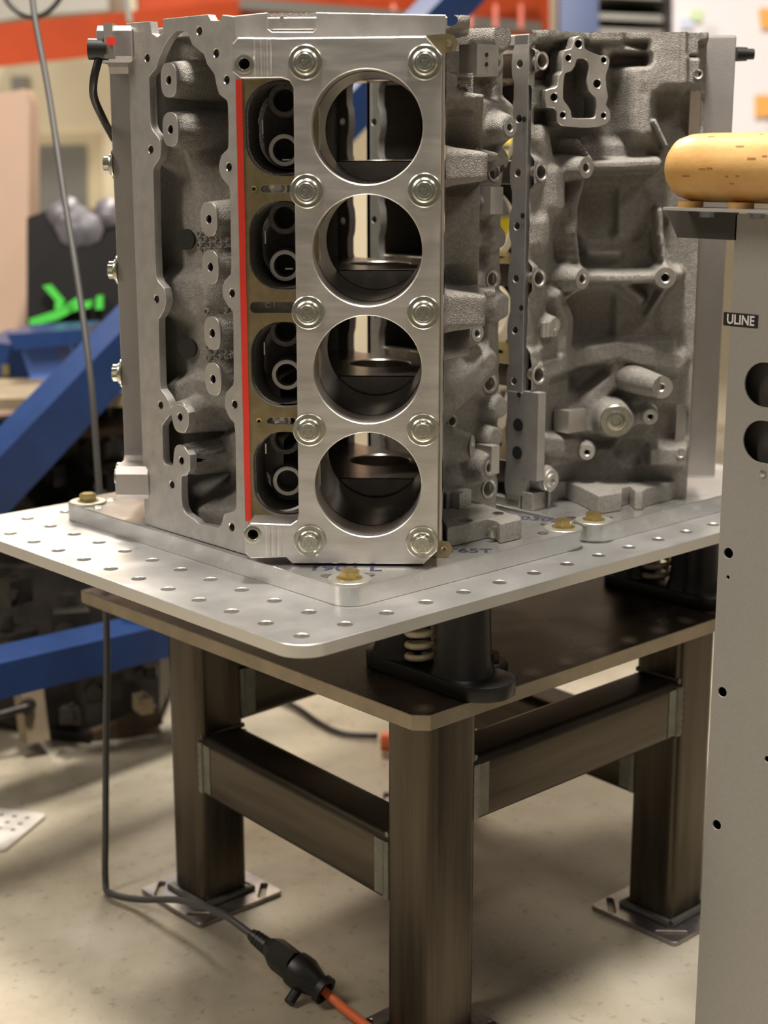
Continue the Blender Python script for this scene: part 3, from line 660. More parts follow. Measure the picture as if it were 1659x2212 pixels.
RV.build('valley_casting', M['cast'], E1, .0004)
bossm = bmesh.new()
for px, py in ((364.3, 173), (368, 279.6), (451, 473.4), (454.3, 577)) + tuple(zz2(*p) for p in ((880, 537), (885, 850), (660, 1110), (670, 1405))):
    u, v = FV.px(px, py, -.0012)
    o = slab('boss_face', FV, [(u + .0134 * math.copysign(abs(math.cos(a)) ** .75, math.cos(a)), v + .0165 * math.copysign(abs(math.sin(a)) ** .75, math.sin(a))) for a in [2 * math.pi * k / 32 for k in range(32)]], [circ(u, v, .0044, 20)], -.0035, -.0010, M['machined'], E1, .0003)
    bm = bmesh.new(); b_lathe(bm, FV.pt(u, v, -.012), FV.N, [(.0085, .0046), (0, .0046), (.0001, 1e-4)], 16, False, False); bm_obj('screw_hole', bm, M['dark'], o)
for (px, py) in ((434, 516), (438, 749)):
    s, z = vs(px, py, -.045); p, n = RV.world(s, z, RV.hat(s, z) + .006); n = npv([-.9, -.45, 0])
    bm = bmesh.new(); b_lathe(bm, p, n, [(-.02, .0105), (.0004, .0105), (.0004, 1e-4)], 28, False, False); bm_obj('oil_drain_hole', bm, M['dark'], E1)  # black cap carries the shade inside the drain hole
bm = bmesh.new()
for cx0, cy0 in ((470, 522), (484, 765), (490, 688)):
    for i in range(3):
        for j in range(4):
            s, z = vs(cx0 - 12 + i * 13 + (j % 2) * 6, cy0 - 18 + j * 12, -.05); h = RV.hat(s, z); p, n = RV.world(s, z, h)
            b_lathe(bm, p, n, [(-.001, .0042), (.0022, .0038), (.0022, .0024), (-.001, .0022)], 8, False, False)
o = bm_obj('cast_lattice', bm, M['cast'], E1)
# ---- outer side of the near engine (bank side, then skirt)
RA = Relief([(227.2, 54.0), (321.2, 148), (405, 148)], 20, 537, step=.0020, soft=4)
def ra(px, py, h=0): return RA.at(px, py, h)
def za(py, x=300, y=110):                       # height of image row py on a vertical line
    lo, hi = -100, 700
    for _ in range(40):
        m = (lo + hi) / 2; p = W3(x, y, m) - CAM; yy = PH / 2 - FPX * (p @ UP) / (p @ FW)
        if yy > py: lo = m
        else: hi = m
    return m / 1000 + ZP
sbank = .1329
RA.H[:] = 0
bankm = sstep((sbank - .012 - RA.S) / .02)
for py, hw in ((358, .016), (655, .018)):
    RA.box((.006, za(py) - hw), (.112, za(py) + hw), .040, .006, .008, 'max'); RA.box((.075, za(py) + hw * .3), (.112, za(py) + hw * .9), .052, .003, .004, 'max')
RA.seg([(.085, za(375)), (.062, za(430)), (.055, za(480)), (.062, za(560)), (.088, za(625))], .004, .034, .004)
RA.seg([(.02, za(215)), (.095, za(335))], .004, .036, .005); RA.seg([(.100, za(665)), (.03, za(745))], .004, .026, .006)
RA.box((.0, za(78)), (.125, ZP + .540), .022, .006, .006, 'max'); RA.box((.10, za(160)), (.128, za(108)), .018, .003, .004, 'max')
RA.box((.02, za(240)), (.122, za(165)), .010, .003, .004, 'max')
RA.box(ra(1012, 165), ra(1062, 235), -.012, .006, .01); RA.box(ra(1030, 690), ra(1070, 800), -.014, .01, .01); RA.box(ra(1040, 520), ra(1072, 600), -.010, .01, .008); RA.box(ra(965, 860), ra(1050, 1000), -.006, .01, .02)
RA.box(ra(1000, 400), ra(1055, 470), -.008, .01, .02)
RA.seg([ra(958, 870, .0), ra(1045, 780, 0)], .016, .012, .02); RA.seg([ra(1000, 250), ra(1075, 262)], .030, .016, .014)
for px, py, r, h, fil in ((1068, 135, 12, 3, 6), (1100, 275, 11, 34, 8), (1067, 372, 12, 3, 8), (1066, 435, 12, 12, 8), (1063, 603, 12, 3, 6), (1030, 720, 10, 10, 8), (1057, 828, 14, 3, 8), (995, 970, 14, 30, 10), (1058, 1010, 14, 22, 8), (1055, 1055, 14, 3, 8), (1085, 345, 9, 14, 9), (1080, 515, 9, 12, 9), (1088, 662, 11, 14, 9), (1082, 880, 10, 14, 8), (1072, 945, 10, 14, 8), (1085, 80, 13, 26, 10)):
    RA.boss(ra(px, py, h / 1000), r / 1000, h / 1000, fil / 1000)
RA.seg([(.206, za(200, 400, 148)), (.206, za(1060, 400, 148))], .014, .003, .004)
HOL1 = [(1068, 135, 3, 7.5, 11), (1100, 275, 34, 3.6, 9.5), (1067, 372, 3, 7, 10), (1066, 435, 12, 5, 9), (1063, 603, 3, 7, 10), (1030, 720, 10, 3.5, 9), (1057, 828, 3, 7.5, 11), (995, 970, 30, 3.6, 12.5), (1058, 1010, 22, 5.5, 9), (1055, 1055, 3, 8, 11), (976, 910, 0, 5, 7)]
for px, py, h, ri, R in HOL1: c = ra(px, py, h / 1000); RA.cut.append((c[0], c[1], (ri + .3) / 1000))
RA.build('side_casting', M['cast'], E1, .0004)
for px, py, h, ri, R in HOL1:
    c = ra(px, py, h / 1000); p, n = RA.world(c[0], c[1], h / 1000 + .0012)
    bf, bd = bmesh.new(), bmesh.new(); insert(bf, bd, p, n, ri / 1000, R / 1000, .016)
    o = bm_obj('machined_boss', bf, M['machined_rough'], E1); bm_obj('drilled_hole', bd, M['dark'], o)
bm = bmesh.new()                                  # blue-grey machined pads on the sump side
for px0, py0, px1, py1, hh in ((1060, 404, 1086, 462, .020), (1062, 965, 1078, 1022, .026)):
    a = ra(px0, py0, hh); b = ra(px1, py1, hh); b_box(bm, W3(0, 0, 0) * 0 + npv([.3212 + (a[0] + b[0]) / 2 - sbank, .148 - hh / 2, (a[1] + b[1]) / 2]), abs(b[0] - a[0]), hh, abs(a[1] - b[1]))
bm_obj('mount_pad', bm, M['machined'], E1, bevel=.002)
bm = bmesh.new()                                  # machined square block under the gasket tab
b_box(bm, npv([.292, .074, za(135)]), .030, .024, .029); bm_obj('sensor_pad', bm, M['machined'], E1, bevel=.0015)
bm = bmesh.new()
for py in (124, 144): b_lathe(bm, (.290, .0618, za(py)), (0, -1, 0), [(0, .0022), (.0003, .0021), (.0003, 1e-4)], 12, False, False)
bm_obj('pad_hole', bm, M['dark'], E1)  # flat black discs painted as the shade of the pad's holes
FN = Frame((.3, .3, ZP), (R2c, -R2c, 0), ZU, (-R2c, -R2c, 0))
def facing(px, py, x, y):                         # frame parallel to the near torque plate through x, y (mm)
    F = Frame(W3(x, y, 0), (R2c, -R2c, 0), ZU, (-R2c, -R2c, 0)); return F, F.px(px, py)
for s, px, py in (('LOM', 998, 203), ('351', 976, 203)):
    F, (u, v) = facing(px, py, 262, 62); link('raised_casting_letters', text_mesh(s, F, u, v, .021, 0, .0012, -math.pi / 2, .0006, .85), M['cast'], E1)
F, (u, v) = facing(990, 205, 262, 62)
bm = bmesh.new(); b_box(bm, F.pt(u - .002, v, -.006), .032, .040, .011, F.U, F.V, F.N); bm_obj('letter_pad', bm, M['cast'], E1, bevel=.002)
# bell-housing flange on the base plate
def on_top(pts, z): return [tuple(on_z(px, py, z)[:2]) for px, py in pts]
fl = on_top([(950, 1104), (955, 1122), (967, 1140), (1000, 1133), (1035, 1125), (1053, 1121), (1071, 1125), (1080, 1132), (1104, 1127), (1125, 1122), (1127, 1116), (1118, 1111), (1104, 1109), (1044, 1087), (1000, 1075), (930, 1070)], 41)
h0 = on_z(1003, 1123, 41); h1 = on_z(1076, 1109, 41)
slab('bell_flange', FM, fl, [circ(h0[0], h0[1], .0085, 24), circ(h1[0], h1[1], .0045, 18)], .0200, .041, M['cast'], E1, .0018, 2)
bm = bmesh.new(); b_lathe(bm, (h1[0], h1[1], ZP + .0412), ZU, [(-.004, .0045), (.0004, .0046), (.0004, .0062)], 20, False, False); q = ra(1062, 1146, 0)
q2 = on_z(1064, 1149, 30); b_lathe(bm, q2 + npv([.001, -.001, 0]), (-.3, -1, 0), [(-.003, .0062), (.0035, .006), (.004, .004)], 18); bm_obj('flange_plug', bm, M['steel'], E1)
bl = on_top([(950, 1058), (965, 1066), (975, 1062), (993, 1067), (1018, 1057), (990, 1048), (960, 1046)], 58)
slab('cast_block', FM, bl, [], .041, .058, M['machined_rough'], E1, .0006)
p0, p1 = on_top([(993, 1067), (1018, 1057)], 58); d = npv([p1[0] - p0[0], p1[1] - p0[1], 0]); L = np.linalg.norm(d); d /= L
FLb = Frame((p0[0], p0[1], ZP + .041), d, ZU, (d[1], -d[0], 0))
for k, s in enumerate(('27A83', 'U5193', '11')): link('cast_part_numbers', text_mesh(s, FLb, L * (.22 + .28 * k), .0088, .0050, .0003, .0003, math.pi / 2), M['machined'], E1)
# far side walls, plain
def wall_slab(e, a, b, z0, z1, mt, t=.006, name='outer_wall'):
    a, b = W3(a[0], a[1], 0), W3(b[0], b[1], 0); d = b - a; L = np.linalg.norm(d); d /= L
    bm = bmesh.new(); c = (a + b) / 2; b_box(bm, (c[0], c[1], ZP + (z0 + z1) / 2000), L, t, (z1 - z0) / 1000, d, (-d[1], d[0], 0)); return bm_obj(name, bm, mt, e)
for a, b in (((57, 126), (-26, 126)), ((-26, 126), (-117, 217))): wall_slab(E1, P1(*a), P1(*b), 30, 524, M['cast_dark'])  # dark tone paints the shade seen inside the block
# red-capped sensor and hose on the far torque plate of the near engine
pc = Fs1[1].pt(-.118, -.0, 0)
b0 = at(218, 107, 1.545); kn = root('black_sensor_plug', b0, 'black cylindrical sensor plug with hose on the left torque plate of the near block', 'sensor')
bm = bmesh.new(); ax = npv([-.735, .678, 0]); b_cyl(bm, at(233, 107, 1.545), at(192, 106, 1.545), .0105); bm_obj('plug_body', bm, M['black'], kn, bevel=.0008)
bm = bmesh.new(); b_tube(bm, spline([at(214, 125, 1.545), at(203, 170, 1.55), at(203, 210, 1.57), at(222, 255, 1.60), at(246, 300, 1.66)]), .0042, 10); bm_obj('hose', bm, M['black'], kn, 181)
bm = bmesh.new(); b_box(bm, at(240, 90, 1.55), .009, .032, .034, VR, VD, ZU); bm_obj('grey_bracket', bm, M['greymetal'], kn, bevel=.001)
bm = bmesh.new(); b_box(bm, at(240, 89, 1.532), .0085, .003, .007, VR, VD, ZU); bm_obj('red_mark', bm, M['red'], kn)
# ------------------------------------------------------------------ second engine
C2 = (502.5, 277)
E2, P2 = engine('engine_block', C2, -1, 'second engine block at the right, turned so its cast outer side faces the camera')
Fs2 = common(E2, P2, -1, C2)
TPD = torque_plate(Fs2[1], E2, lugs=False)
TPC = torque_plate(Fs2[-1], E2, lugs=False)
for a, b in (((57, -126), (-26, -126)), ((-26, -126), (-117, -217)), ((-260, -80), (-260, 80))): wall_slab(E2, P2(*a), P2(*b), 30, 524, M['cast_dark'])  # interior shade painted into these walls as well
RC = Relief([(445.5, 143), (525, 143), (622, 46)], 20, 540, step=.0019, soft=5)
def rc(px, py, h=0): return RC.at(px, py, h)
y5 = lambda x, y: (x / 2.865 + 1080, y / 2.865); y6 = lambda x, y: (x / 2.865 + 1080, y / 2.865 + 550)
RC.H[:] = -.006
def cbox(a, b, h, r=.006, fil=.008, mode='set'): RC.box(rc(*a), rc(*b), h, r, fil, mode)
def cseg(pts, w, h, fil=.008, h1=None, mode='max'): RC.seg([rc(*p, h=max(h, 0)) for p in pts], w, h, fil, mode, h1)
# rail edge and upper machined steps
cbox((1135, 60), (1172, 1100), 0, .004, .006, 'max')
cbox((1165, 60), (1530, 92), .010, .004, .006, 'max'); cbox((1268, 62), (1345, 96), .016, .003, .006, 'max')
cbox((1400, 60), (1482, 200), .014, .004, .004, 'max'); cbox((1466, 60), (1482, 203), .019, .002, .003, 'max'); cbox((1482, 126), (1508, 192), .012, .002, .003)
cbox((1482, 60), (1510, 122), .004, .003, .004)
cbox((1147, 98), (1215, 185), -.016, .006, .007); cbox((1155, 236), (1215, 268), -.022, .004, .006)
cbox((1500, 200), (1530, 1000), -.004, .004, .008)
# cylinder swellings of the water jacket
def barrel(px, y0, y1, w, h): RC.seg([rc(px, y0), rc(px, y1)], w * .2, h, w * .55, 'max')
barrel(1385, 165, 275, .055, .020); cseg([(1318, 110), (1340, 112), (1400, 135)], .012, .010, .010)
cbox((1320, 118), (1400, 142), -.022, .004, .008)
cbox((1160, 285), (1290, 345), -.016, .02, .03); cbox((1420, 205), (1512, 285), -.018, .012, .025)
barrel(1190, 380, 440, .045, .014); barrel(1165, 485, 520, .03, .010)
cbox((1262, 404), (1332, 512), -.016, .008, .010); cbox((1346, 396), (1402, 520), -.010, .02, .012); cbox((1215, 395), (1250, 560), -.018, .008, .012)
cbox((1412, 470), (1440, 560), -.012, .01, .012); cbox((1240, 632), (1325, 742), -.016, .008, .010); cbox((1345, 636), (1420, 725), -.007, .012, .010); cbox((1425, 640), (1480, 725), -.003, .012, .012)
cbox((1350, 732), (1462, 766), .004, .006, .006); cbox((1240, 792), (1335, 880), -.018, .012, .012); cbox((1240, 930), (1330, 965), -.020, .008, .012); cbox((1335, 955), (1395, 1000), -.016, .012, .014); cbox((1420, 880), (1480, 955), -.016, .012, .014)
cbox((1260, 535), (1345, 560), .004, .006, .012)
cseg([(1272, 358), (1340, 356), (1420, 352)], .007, .028, .007); cseg([(1262, 330), (1330, 328), (1380, 325)], .012, .004, .012)
cseg([(1249, 302), (1262, 345)], .0028, .020, .003, .032); cseg([(1415, 262), (1440, 315)], .0035, .020, .003)
cseg([(1262, 385), (1248, 440), (1244, 500), (1250, 560), (1256, 590)], .0035, .020, .004); cseg([(1426, 455), (1428, 500), (1434, 555), (1438, 580)], .0045, .020, .004)
cseg([(1262, 600), (1340, 602), (1430, 600)], .007, .026, .007); cseg([(1438, 600), (1468, 592)], .006, .016, .007)
cseg([(1262, 618), (1234, 662)], .0030, .026, .003, .004); cseg([(1442, 618), (1405, 688)], .0030, .026, .003, .004); cseg([(1345, 612), (1385, 645)], .004, .010, .008)
cseg([(1180, 300), (1200, 420), (1185, 480)], .010, .006, .016)
cseg([(1212, 640), (1232, 690), (1228, 750), (1240, 775)], .010, .010, .010)
cseg([(1180, 800), (1230, 782), (1335, 757), (1400, 775), (1462, 782)], .016, .010, .010)
cseg([(1180, 790), (1200, 745), (1225, 700)], .012, .005, .02)
cseg([(1262, 880), (1330, 820), (1336, 800)], .012, .006, .012); cseg([(1250, 905), (1300, 905)], .028, .008, .018)
cseg([(1172, 960), (1262, 975)], .014, .012, .012); cseg([(1360, 905), (1400, 900)], .012, .016, .008)
cseg([(1172, 1000), (1240, 985)], .008, .004, .012)
cbox((1400, 962), (1482, 1004), .012, .002, .004, 'max')
cbox((1130, 755), (1182, 850), .006, .01, .008, 'max'); cbox((1143, 600), (1175, 665), .004, .01, .01, 'max')
BC = [(1160, 131, 10, 4, 8), (1158, 372, 12, 6, 8), (1153, 602, 12, 6, 8), (1147, 812, 13, 8, 8), (1265, 362, 10.5, 32, 6), (1257, 602, 10.5, 30, 7), (1437, 600, 10.5, 28, 7), (1405, 900, 8.5, 20, 5), (1268, 977, 8.5, 18, 5), (1330, 908, 18.5, 22, 9), (1187, 1037, 13, 16, 7), (1197, 703, 9, 12, 5), (1148, 1085, 9, 3, 5)]
for px, py, r, h, fil in BC: RC.boss(rc(px, py, h / 1000), r / 1000, h / 1000, fil / 1000)
HOL2 = [(1160, 131, 4, 7, 9.5), (1158, 372, 6, 7, 10), (1153, 602, 6, 7, 10), (1147, 812, 8, 7.5, 11), (1265, 362, 32, 4.5, 11.5), (1257, 602, 30, 4.5, 11.5), (1437, 600, 28, 4.5, 11.5), (1405, 900, 20, 3.2, 8.5), (1268, 977, 18, 3.0, 8.5), (1197, 703, 12, 3.6, 8.5), (1148, 1085, 3, 4.0, 6)]
def rch(px, py, h, R):
    c = rc(px, py, h / 1000); return (max(c[0], (R + 1.2) / 1000), c[1])
for px, py, h, ri, R in HOL2: c = rch(px, py, h, R); RC.cut.append((c[0], c[1], (ri + .3) / 1000))
RC.build('side_casting', M['cast'], E2, .0004)
for px, py, h, ri, R in HOL2:
    c = rch(px, py, h, R); p, n = RC.world(c[0], c[1], h / 1000 + .0010)
    bf, bd = bmesh.new(), bmesh.new(); insert(bf, bd, p, n, ri / 1000, R / 1000, .012)
    o = bm_obj('machined_boss', bf, M['machined'] if R > 8 else M['machined_rough'], E2); bm_obj('drilled_hole', bd, M['dark'], o)
# drain plug and core plug
for px, py, h, R in ((1330, 908, 22, 18), (1187, 1037, 16, 13)):
    c = rc(px, py, h / 1000); p, n = RC.world(c[0], c[1], h / 1000)
    bm = bmesh.new(); b_lathe(bm, p, n, [(-.003, R / 1000), (.002, R / 1000), (.003, R / 1000 - .001), (.003, R * .62 / 1000), (.0045, R * .60 / 1000), (.0050, R * .55 / 1000), (.0050, R * .34 / 1000), (.002, R * .30 / 1000), (.002, 0)], 36, True, False)
    bm_obj('drain_plug', bm, M['steel'] if R > 15 else M['machined'], E2)
# slanted stud boss
FK = Frame(RC.world(*rc(1428, 836), 0)[0], (R2c, -R2c, 0), ZU, (-R2c, -R2c, 0))
u1, v1_ = FK.px(1428, 836, .046); u0, v0_ = FK.px(1352, 815, .0)
t1 = FK.pt(u1, v1_, .046); t0 = FK.pt(u0, v0_, -.006)
bm = bmesh.new(); b_cyl(bm, t0, t1, .0175, .0125, 28); o = bm_obj('stud_boss', bm, M['cast'], E2)
bf, bd = bmesh.new(), bmesh.new(); nn = npv([-R2c, -R2c, 0]); insert(bf, bd, t1 + nn * .0012, nn, .0036, .0128, .015); bm_obj('boss_face', bf, M['machined'], o); bm_obj('drilled_hole', bd, M['dark'], o)
# pump flange facing the sump side of the bench
FPm = Frame(W3(478, 123, 0), (.924, -.383, 0), ZU, (-.383, -.924, 0))
po = [(455, 262), (462, 238), (475, 225), (495, 222), (512, 232), (520, 255), (524, 300), (560, 322), (620, 345), (645, 342), (668, 352), (678, 378), (668, 425), (654, 470), (658, 540), (668, 600), (655, 650), (678, 685), (682, 730), (662, 765), (600, 785), (520, 790), (430, 782), (380, 776), (352, 750), (350, 695), (332, 668), (285, 662), (285, 560), (335, 545), (356, 528), (364, 465), (385, 440), (385, 350), (400, 312), (440, 302)]
pi_ = [(475, 367), (498, 362), (522, 364), (545, 385), (550, 430), (540, 500), (548, 560), (590, 602), (598, 650), (595, 705), (582, 730), (520, 733), (447, 730), (437, 685), (412, 645), (390, 612), (392, 520), (402, 455), (440, 440), (462, 410)]
ph = [(485, 272, 4.2), (422, 360, 3.4), (642, 372, 3.2), (585, 518, 4.5), (334, 602, 4.2), (388, 712, 3.4), (640, 715, 3.2)]
PO = round_poly([FPm.px(*y5(*p)) for p in po], 2); PI = round_poly([FPm.px(*y5(*p)) for p in pi_], 2); PHs = [(*FPm.px(*y5(a, b)), r / 1000) for a, b, r in ph]
PHs[3] = (PHs[3][0] + .003, PHs[3][1], PHs[3][2])
nk = slab('pump_port', FPm, PO, [PI] + [circ(u, v, r, 18) for u, v, r in PHs if True], -.030, -.0008, M['cast'], E2, .0006)
slab('pump_port_face', FPm, PO, [PI] + [circ(u, v, r, 18) for u, v, r in PHs], -.0008, .0004, M['machined'], E2, .0003)
bm = bmesh.new(); bd = bmesh.new()
for u, v, r in PHs: b_lathe(bm, FPm.pt(u, v, .0006), FPm.N, [(0, r + .0008), (-.0008, r), (-.010, r * .95)], 18, False, False); b_lathe(bd, FPm.pt(u, v, -.010), FPm.N, [(0, r), (.0001, 1e-4)], 12, False, False)
bm_obj('threaded_hole', bm, M['shine'], E2); bm_obj('hole_bottom', bd, M['dark'], E2)
# sump-side pad with two dark holes, hub pads, small blocks
def boxpx(e, name, x0, x1, y0, y1, pyt, pyb, xr, yr, mt, bev=.001):
    bm = bmesh.new(); zt, zb = za(pyt, xr, yr), za(pyb, xr, yr)
    b_box(bm, npv([(x0 + x1) / 2000, (y0 + y1) / 2000, (zt + zb) / 2]), (x1 - x0) / 1000, (y1 - y0) / 1000, zt - zb); return bm_obj(name, bm, mt, e, 30, None, bev)
boxpx(E2, 'sump_pad', 444.5, 457, 123, 146, 850, 1040, 445, 123, M['machined_rough'])
boxpx(E2, 'sump_rail_foot', 444.7, 452, 140, 170, 850, 1072, 445, 143, M['machined_rough'])
bm = bmesh.new(); FX = Frame(W3(444.6, 0, 0), (0, -1, 0), ZU, (-1, 0, 0))
for px, py, r in ((1120, 918, .0075), (1118, 978, .0075), (1133, 258, .0032), (1130, 466, .0032), (1127, 665, .0032), (1122, 853, .0032)): u, v = FX.px(px, py); b_lathe(bm, FX.pt(u, v, .0008), FX.N, [(0, r), (.0001, 1e-4)], 24, False, False)
bm_obj('dark_hole', bm, M['dark'], E2)  # flat black discs on the rail stand for shaded holes
boxpx(E2, 'machined_pad', 498, 528, 124, 146, 886, 934, 510, 124, M['machined'], .002)
bm = bmesh.new()
for k in range(4): b_lathe(bm, W3(462 + k * 6, 133, 0) * [1, 1, 0] + npv([0, 0, za(712, 465, 133)]), (0, 0, 1), [(-.008, .0035), (.008, .0035)], 12)
bm_obj('knock_sensor_pad', bm, M['machined'], E2)
p, n = RC.world(*rc(1471, 980, .014), .0125)
bf, bd = bmesh.new(), bmesh.new(); insert(bf, bd, p, n, .003, .006, .01); o = bm_obj('pad_face', bf, M['machined'], E2); bm_obj('pad_hole', bd, M['dark'], o)
p, n = RC.world(*rc(1508, 160, .0125), .0125)
bf, bd = bmesh.new(), bmesh.new(); insert(bf, bd, p, n, .0035, .0055, .01); o = bm_obj('pad_face', bf, M['machined'], E2); bm_obj('pad_hole', bd, M['dark'], o)
# bell flange of the second engine
fl2 = on_top([(1185, 1062), (1195, 1040), (1222, 1040), (1250, 1050), (1293, 1072), (1343, 1064), (1345, 1054), (1360, 1050), (1372, 1062), (1388, 1062), (1395, 1056), (1457, 1040), (1470, 1030), (1440, 1005), (1360, 985), (1250, 985), (1170, 1010)], 41)
h0 = on_z(1374, 1038, 41)
slab('bell_flange', FM, fl2, [circ(h0[0], h0[1], .0085, 20)], .0200, .041, M['cast'], E2, .0018, 2)
bm = bmesh.new(); p, n = RC.world(*rc(1148, 1085, .003), .001)
b_box(bm, npv([.459, .136, ZP + .030]), .030, .016, .0195); bm_obj('corner_lug', bm, M['cast'], E2, bevel=.004)
# bolt sticking out of the right torque plate
bm = bmesh.new(); q = at(1590, 117, 1.735); b_cyl(bm, q, q + VR * .012, .008, .0075, 12); b_cyl(bm, q + VR * .008, q + VR * .020, .0062, .0058, 12); bm_obj('black_stud', bm, M['black'], E2)
# ------------------------------------------------------------------ grey cart at the right edge
CXm = .405                                       # plane of its side panel: x = CXm, facing -X
FCt = Frame((CXm, 0, 0), (0, -1, 0), ZU, (-1, 0, 0))
cpx = lambda px, py, h=0: FCt.px(px, py, h)
uE = cpx(1545, 1331)[0]
ct = root('shop_cart', (CXm, -uE - .3, 0), 'grey sheet-steel shop cart upright with round-ended cutouts and a wooden bar', 'cart')
ztop = cpx(1580, 462)[1]
cut = []
a = cpx(1608, 830); r = abs(cpx(1640, 782)[1] - cpx(1640, 878)[1]) / 2; vv = (cpx(1640, 782)[1] + cpx(1640, 878)[1]) / 2
cut.append([(a[0] + r - r * math.sin(t), vv + r * math.cos(t)) for t in [math.pi * k / 12 for k in range(13)]] + [(a[0] + .16, vv - r), (a[0] + .16, vv + r)])
a = cpx(1605, 952); r = abs(cpx(1640, 908)[1] - cpx(1640, 999)[1]) / 2; vv = (cpx(1640, 908)[1] + cpx(1640, 999)[1]) / 2
cut.append([(a[0] + r - r * math.sin(t), vv + r * math.cos(t)) for t in [math.pi * k / 12 for k in range(13)]] + [(a[0] + .16, vv - r), (a[0] + .16, vv + r)])
hl = [circ(*cpx(px, py), r, 20) for px, py, r in ((1573, 1195, .0052), (1560, 1495, .0050), (1548, 1782, .0050), (1572, 1247, .0018), (1657, 1640, .003))]
slab('side_panel', FCt, [(uE, 0.012), (uE + .55, 0.012), (uE + .55, ztop), (uE, ztop)], cut + hl, -.0022, 0, M['cart'], ct, .0004)
bm = bmesh.new(); b_box(bm, FCt.pt(uE + .002, ztop / 2 + .006, -.015), .0022, ztop - .02, .028, FCt.U, FCt.V, FCt.N); b_box(bm, FCt.pt(uE + .258, ztop / 2, -.016), .51, ztop - .06, .002, FCt.U, FCt.V, FCt.N); bm_obj('return_and_shade_sheet', bm, M['cartdark'], ct)  # edge return, and an added dark sheet painting the shade behind the cutouts
cut_v = cut[1]; vs_ = [p[1] for p in cut_v]
bm = bmesh.new()
for k, (pv, hh) in enumerate(((cpx(1640, 868)[1], .006), (cpx(1640, 975)[1], .022))): b_box(bm, FCt.pt(uE + .125, pv, -.011), .14, hh, .006, FCt.U, FCt.V, FCt.N)
bm_obj('shelf_board', bm, M['beige'], ct)
bm = bmesh.new(); q = cpx(1648, 1023); b_lathe(bm, FCt.pt(*q, 0), FCt.N, [(0, .004), (.0015, .0035), (.002, 0)], 14); bm_obj('screw', bm, M['silver'], ct)
# printed label
a = cpx(1564, 675); b = cpx(1637, 710); cu, cv = (a[0] + b[0]) / 2, (a[1] + b[1]) / 2; v_t, v_b = cpx(1566, 674)[1], cpx(1566, 703)[1]; cv = (v_t + v_b) / 2
lb = slab('printed_label', FCt, rrect(a[0], b[0], v_b, v_t, .0008, 2), [], 0, .0004, M['label'], ct)
lw = b[0] - a[0]
link('label_lettering', text_mesh('ULINE', FCt, cu, cv - .0002, (v_t - v_b) * 1.0, .0006, .0001, 0, .0003, lw * .86 / ((v_t - v_b) * 2.9)), M['white'], lb)
q = cpx(1654, 690); link('small_print', text_mesh('1-800', FCt, q[0] + .012, q[1], .007, .0003, .0001), M['label'], ct)
# wooden bar on its bracket
zc = cpx(1545, 362, .0)[1]
RBar = .0315
u0 = cpx(1428, 362, .03)[0]
bm = bmesh.new(); prof = [(0, .012), (.003, .021), (.010, .0275), (.022, .0308), (.040, RBar), (.60, RBar)]
b_lathe(bm, FCt.pt(u0, zc, .008), FCt.U, prof, 48, True, True)
wb = bm_obj('wooden_bar', bm, M['wood'], ct, 60)
bm = bmesh.new(); Cc = FCt.pt(u0, zc, .008)
for k in range(16):
    uu = random.uniform(.03, .16); an = random.uniform(.2, 2.6); L = random.uniform(.003, .010)
    nv = FCt.N * math.sin(an) + FCt.V * math.cos(an); p = Cc + FCt.U * uu + nv * (RBar + .0001)
    b_lathe(bm, p, nv, [(0, L), (.0001, L * .4), (.00012, 0)], 10, False, False, FCt.U, 1.0) if False else b_box(bm, p, L, .0008 + random.random() * .0008, .0003, FCt.U, np.cross(nv, FCt.U), nv)
bm_obj('wood_fleck', bm, M['woodmark'], wb)
zf = zc - RBar - .006
bm = bmesh.new(); b_box(bm, FCt.pt(u0 + .30, zf, .010), .58, .0028, .056, FCt.U, FCt.V, FCt.N); bm_obj('bracket_flange', bm, M['cart'], ct, bevel=.0006)
bm = bmesh.new(); g0 = cpx(1436, 456); g1 = cpx(1463, 513); g2 = cpx(1578, 508)
b_prism(bm, [FCt.pt(g0[0], zf - .001, 0), FCt.pt(g1[0], g1[1], 0), FCt.pt(uE + .002, g1[1], 0), FCt.pt(uE + .002, zf - .001, 0)], -FCt.N * .0025); bm_obj('gusset', bm, M['cartdark'], ct)  # shadow under the bar is put into the gusset's dark colour
bm = bmesh.new(); bs = bmesh.new()
for px in (1527, 1636):
    q = FCt.px(px, 462, .028); p = FCt.pt(q[0], zf - .001, .028)
    b_prism(bm, [p + npv([.0065 * math.cos(k * math.pi / 3), .0065 * math.sin(k * math.pi / 3), 0]) for k in range(6)], (0, 0, -.006)); b_lathe(bm, p, (0, 0, -1), [(0, .009), (.0015, .009)], 20)
    q = FCt.px(px - 32, 432, .02); p = FCt.pt(q[0], zf + .001, .022); b_lathe(bs, p, ZU, [(0, .012), (.006, .012)], 16)
bm_obj('flange_nut', bm, M['silver'], ct); bm_obj('wood_spacer', bs, M['wood'], ct)
